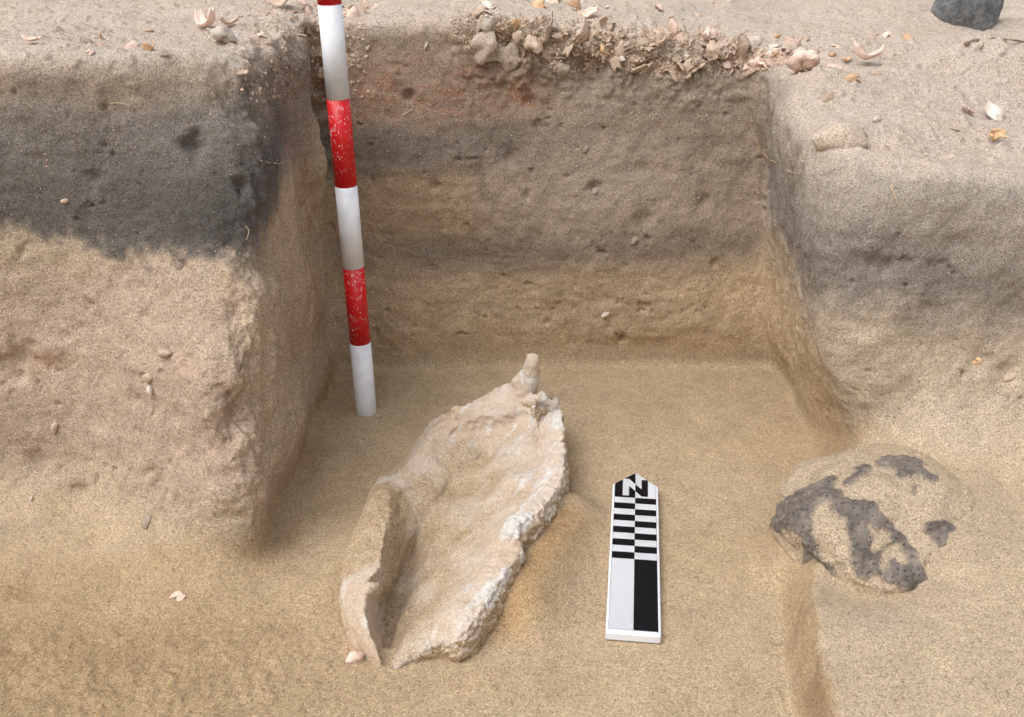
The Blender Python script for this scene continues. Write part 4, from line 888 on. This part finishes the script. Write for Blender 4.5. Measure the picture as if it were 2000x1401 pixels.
# the packed midden in the top of the back wall
def edge_y(px): return np.interp(px, [640, 700, 900, 1100, 1200, 1400, 1500], [22, 28, 36, 48, 62, 78, 112])
def low_y(px): return np.interp(px, [880, 930, 1000, 1060, 1090, 1150, 1250, 1340, 1420, 1500, 1560], [60, 105, 122, 110, 150, 130, 140, 150, 140, 130, 120])
k = 0
while k < 290:
    px = rng.uniform(890, 1545) if rng.random() < .8 else rng.uniform(1080, 1360); e0 = edge_y(px); py = e0 - 14 + (low_y(px) - e0 + 14) * rng.beta(1.1, 1.2)
    s = float(np.clip(rng.lognormal(2.95, .48), 9, 60)); mt = random.choices([m_dusty, m_pink, m_orange, m_pale], [.78, .15, .03, .04])[0]
    o = place('shell_fragment', random.choice(FL + FL + FL + CU), mt, px, py, s, rng.uniform(.12, .3), None, (rng.normal(0, .6), rng.normal(0, .5)))
    where = ['by the brown clods', 'right of the gap', 'above the hollow', 'near the angular plate', 'by the capped shell'][int(np.digitize(px, [1000, 1080, 1190, 1330]))]
    deep = 'on the midden brink' if py < e0 + 12 else ('amid the midden' if py < e0 + 45 else 'low in the midden')
    label(o, ('tiny ' if s < 14 else 'small ' if s < 22 else 'large ') + {'dusty_shell': 'dusty brown', 'pink_shell': 'pinkish', 'orange_shell': 'orange', 'pale_shell': 'whitish'}[mt.name] + ' shell fragment ' + deep + ' ' + where, 'shell', 'shell fragments packed in the midden crust'); k += 1
for k in range(62):
    px = [rng.uniform(650, 1500), rng.uniform(480, 620), rng.uniform(1500, 1780)][k % 3]
    py = [rng.uniform(2, max(6, edge_y(px) - 8)), rng.uniform(2, 75), rng.uniform(60, 130)][k % 3]
    if any(abs(px - q_[3]) < 22 and abs(py - q_[4]) < 14 for q_ in SP): px, py = px * .5 + 380, 12 + rng.uniform(0, 6)
    mt = random.choices([m_dusty, m_pink, m_orange, m_pale], [.5, .3, .08, .12])[0]
    o = place('shell_fragment', random.choice(FL + LM), mt, px, py, float(np.clip(rng.lognormal(2.7, .4), 7, 32)), rng.uniform(.0, .2), None, (rng.normal(0, .35), rng.normal(0, .35)))
    label(o, {'dusty_shell': 'dusty brown', 'pink_shell': 'pinkish', 'orange_shell': 'orange', 'pale_shell': 'whitish'}[mt.name] + ' loose shell fragment ' + ('on the ground behind the ' + ('reddish part of the back wall' if px < 900 else 'middle of the midden' if px < 1200 else 'right end of the midden') if k % 3 == 0 else 'on the broken left corner beside the ranging pole' if k % 3 == 1 else 'on the ground near the spiny whelk'), 'shell', 'loose shell fragments on the ground surface')
# crumbs and grit: too many to count
def grit(nm, pts, szs, mat, lb):
    bm = bmesh.new(); bmesh.ops.create_icosphere(bm, subdivisions=1, radius=.5); tv = np.array([v.co[:] for v in bm.verts]); tf = np.array([[v.index for v in f.verts] for f in bm.faces]); bm.free()
    VV = []; FF = []
    for i, (p, s) in enumerate(zip(pts, szs)):
        a = rng.uniform(0, 6.28); rm = np.array(Euler((rng.uniform(0, 6), rng.uniform(0, 6), a)).to_matrix())
        VV.append((tv * (1 + rng.normal(0, .18, (len(tv), 1))) * np.array([1, .8, .55])) @ rm.T * s + np.array(p)); FF.append(tf + i * len(tv))
    m = mesh_np(nm, np.concatenate(VV), np.concatenate(FF), False); o = link(nm, m, mat); label(o, lb, kind='stuff')
def scatter(n, reg, s0, s1, lift=.1):
    pts, sz = [], []
    while len(pts) < n:
        px, py = reg(); h, nr, dep = hit(px, py)
        s = rng.uniform(s0, s1) ** 1 / FPX * dep; pts.append(h + nr * s * lift); sz.append(s)
    return pts, sz
def rm_():
    px = rng.uniform(880, 1560); return px, edge_y(px) - 10 + (low_y(px) - edge_y(px) + 15) * rng.random()
p_, s_ = scatter(1500, rm_, 3, 9); grit('shell_crumbs', p_, s_, m_dusty, 'fine broken shell crumbs between the fragments of the midden crust')
p_, s_ = scatter(900, lambda: (rng.uniform(0, 2000), rng.uniform(0, 330)), 1.5, 5); grit('surface_grit', p_, s_, m_dusty, 'scattered grit on the dry surface and upper walls')
p_, s_ = scatter(420, lambda: (rng.uniform(470, 720), rng.uniform(0, 200)), 3, 10); grit('soil_crumbs', p_, s_, m_dusty, 'loose soil crumbs on the broken corner left of the pole')
p_, s_ = scatter(500, lambda: (rng.uniform(0, 2000), rng.uniform(150, 1400)), 1.5, 3.5); grit('pale_grit', p_, s_, m_pale, 'single pale sand grains and shell specks on walls and floor')

def fibre(nm, pts, r_px, mat, lb, cat, lift=.002):
    ps = []
    for px, py in pts:
        h, nr, dep = hit(px, py); ps.append(h + nr * lift)
    r_ = r_px / FPX * dep; dense = []
    for i in range(len(ps) - 1):
        p0_, p1_, p2_, p3_ = ps[max(i-1, 0)], ps[i], ps[i+1], ps[min(i+2, len(ps)-1)]
        for q_ in range(6):
            t_ = q_ / 6; dense.append(.5 * ((2*p1_) + (p2_-p0_)*t_ + (2*p0_-5*p1_+4*p2_-p3_)*t_*t_ + (3*p1_-p0_-3*p2_+p3_)*t_**3))
    dense.append(ps[-1]); bm = bmesh.new(); n_ = len(dense)
    add_chain(bm, dense, [(r_ * (1 - .5 * i / n_),) * 2 for i in range(n_)], 6)
    m = bpy.data.meshes.new(nm); bm.to_mesh(m); bm.free(); o = link(nm, m, mat); label(o, lb, cat)
fibre('root', [(216,202),(232,201),(244,204),(254,208)], 1.1, m_root, 'thin pale rootlet poking from the upper left wall', 'root')
fibre('root', [(507,313),(525,317),(545,319),(564,315)], .9, m_root, 'fine straight rootlet on the dark corner of the left block', 'root')
fibre('root', [(478,442),(484,450),(482,462),(478,470)], .9, m_root, 'tiny hooked rootlet at the bottom of the charcoal layer', 'root')
fibre('root', [(1480,270),(1484,288),(1494,302),(1508,312),(1518,316)], 1.4, m_root, 'curved pale rootlet in the back right corner of the pit', 'root')
fibre('root', [(1537,330),(1550,336),(1565,338),(1577,333)], 1.0, m_root, 'faint looping rootlet on the right side wall', 'root')
fibre('root', [(1738,364),(1745,380),(1750,392),(1756,404)], 1.2, m_root, 'forked straw coloured rootlet on the grey right wall', 'root')
fibre('root', [(787,226),(798,218),(808,213)], 1.2, m_root, 'short tan rootlet in the reddish back wall', 'root')
fibre('twig', [(1884,87),(1893,84),(1910,79),(1935,76),(1960,78),(2000,83),(2060,92)], 3.0, m_twig, 'long thin brown twig on the sand below the lava rock', 'twig', .001)
fibre('twig', [(1913,95),(1920,90),(1921,84)], 2.0, m_twig, 'short grey stub of twig under the long twig', 'twig', .001)
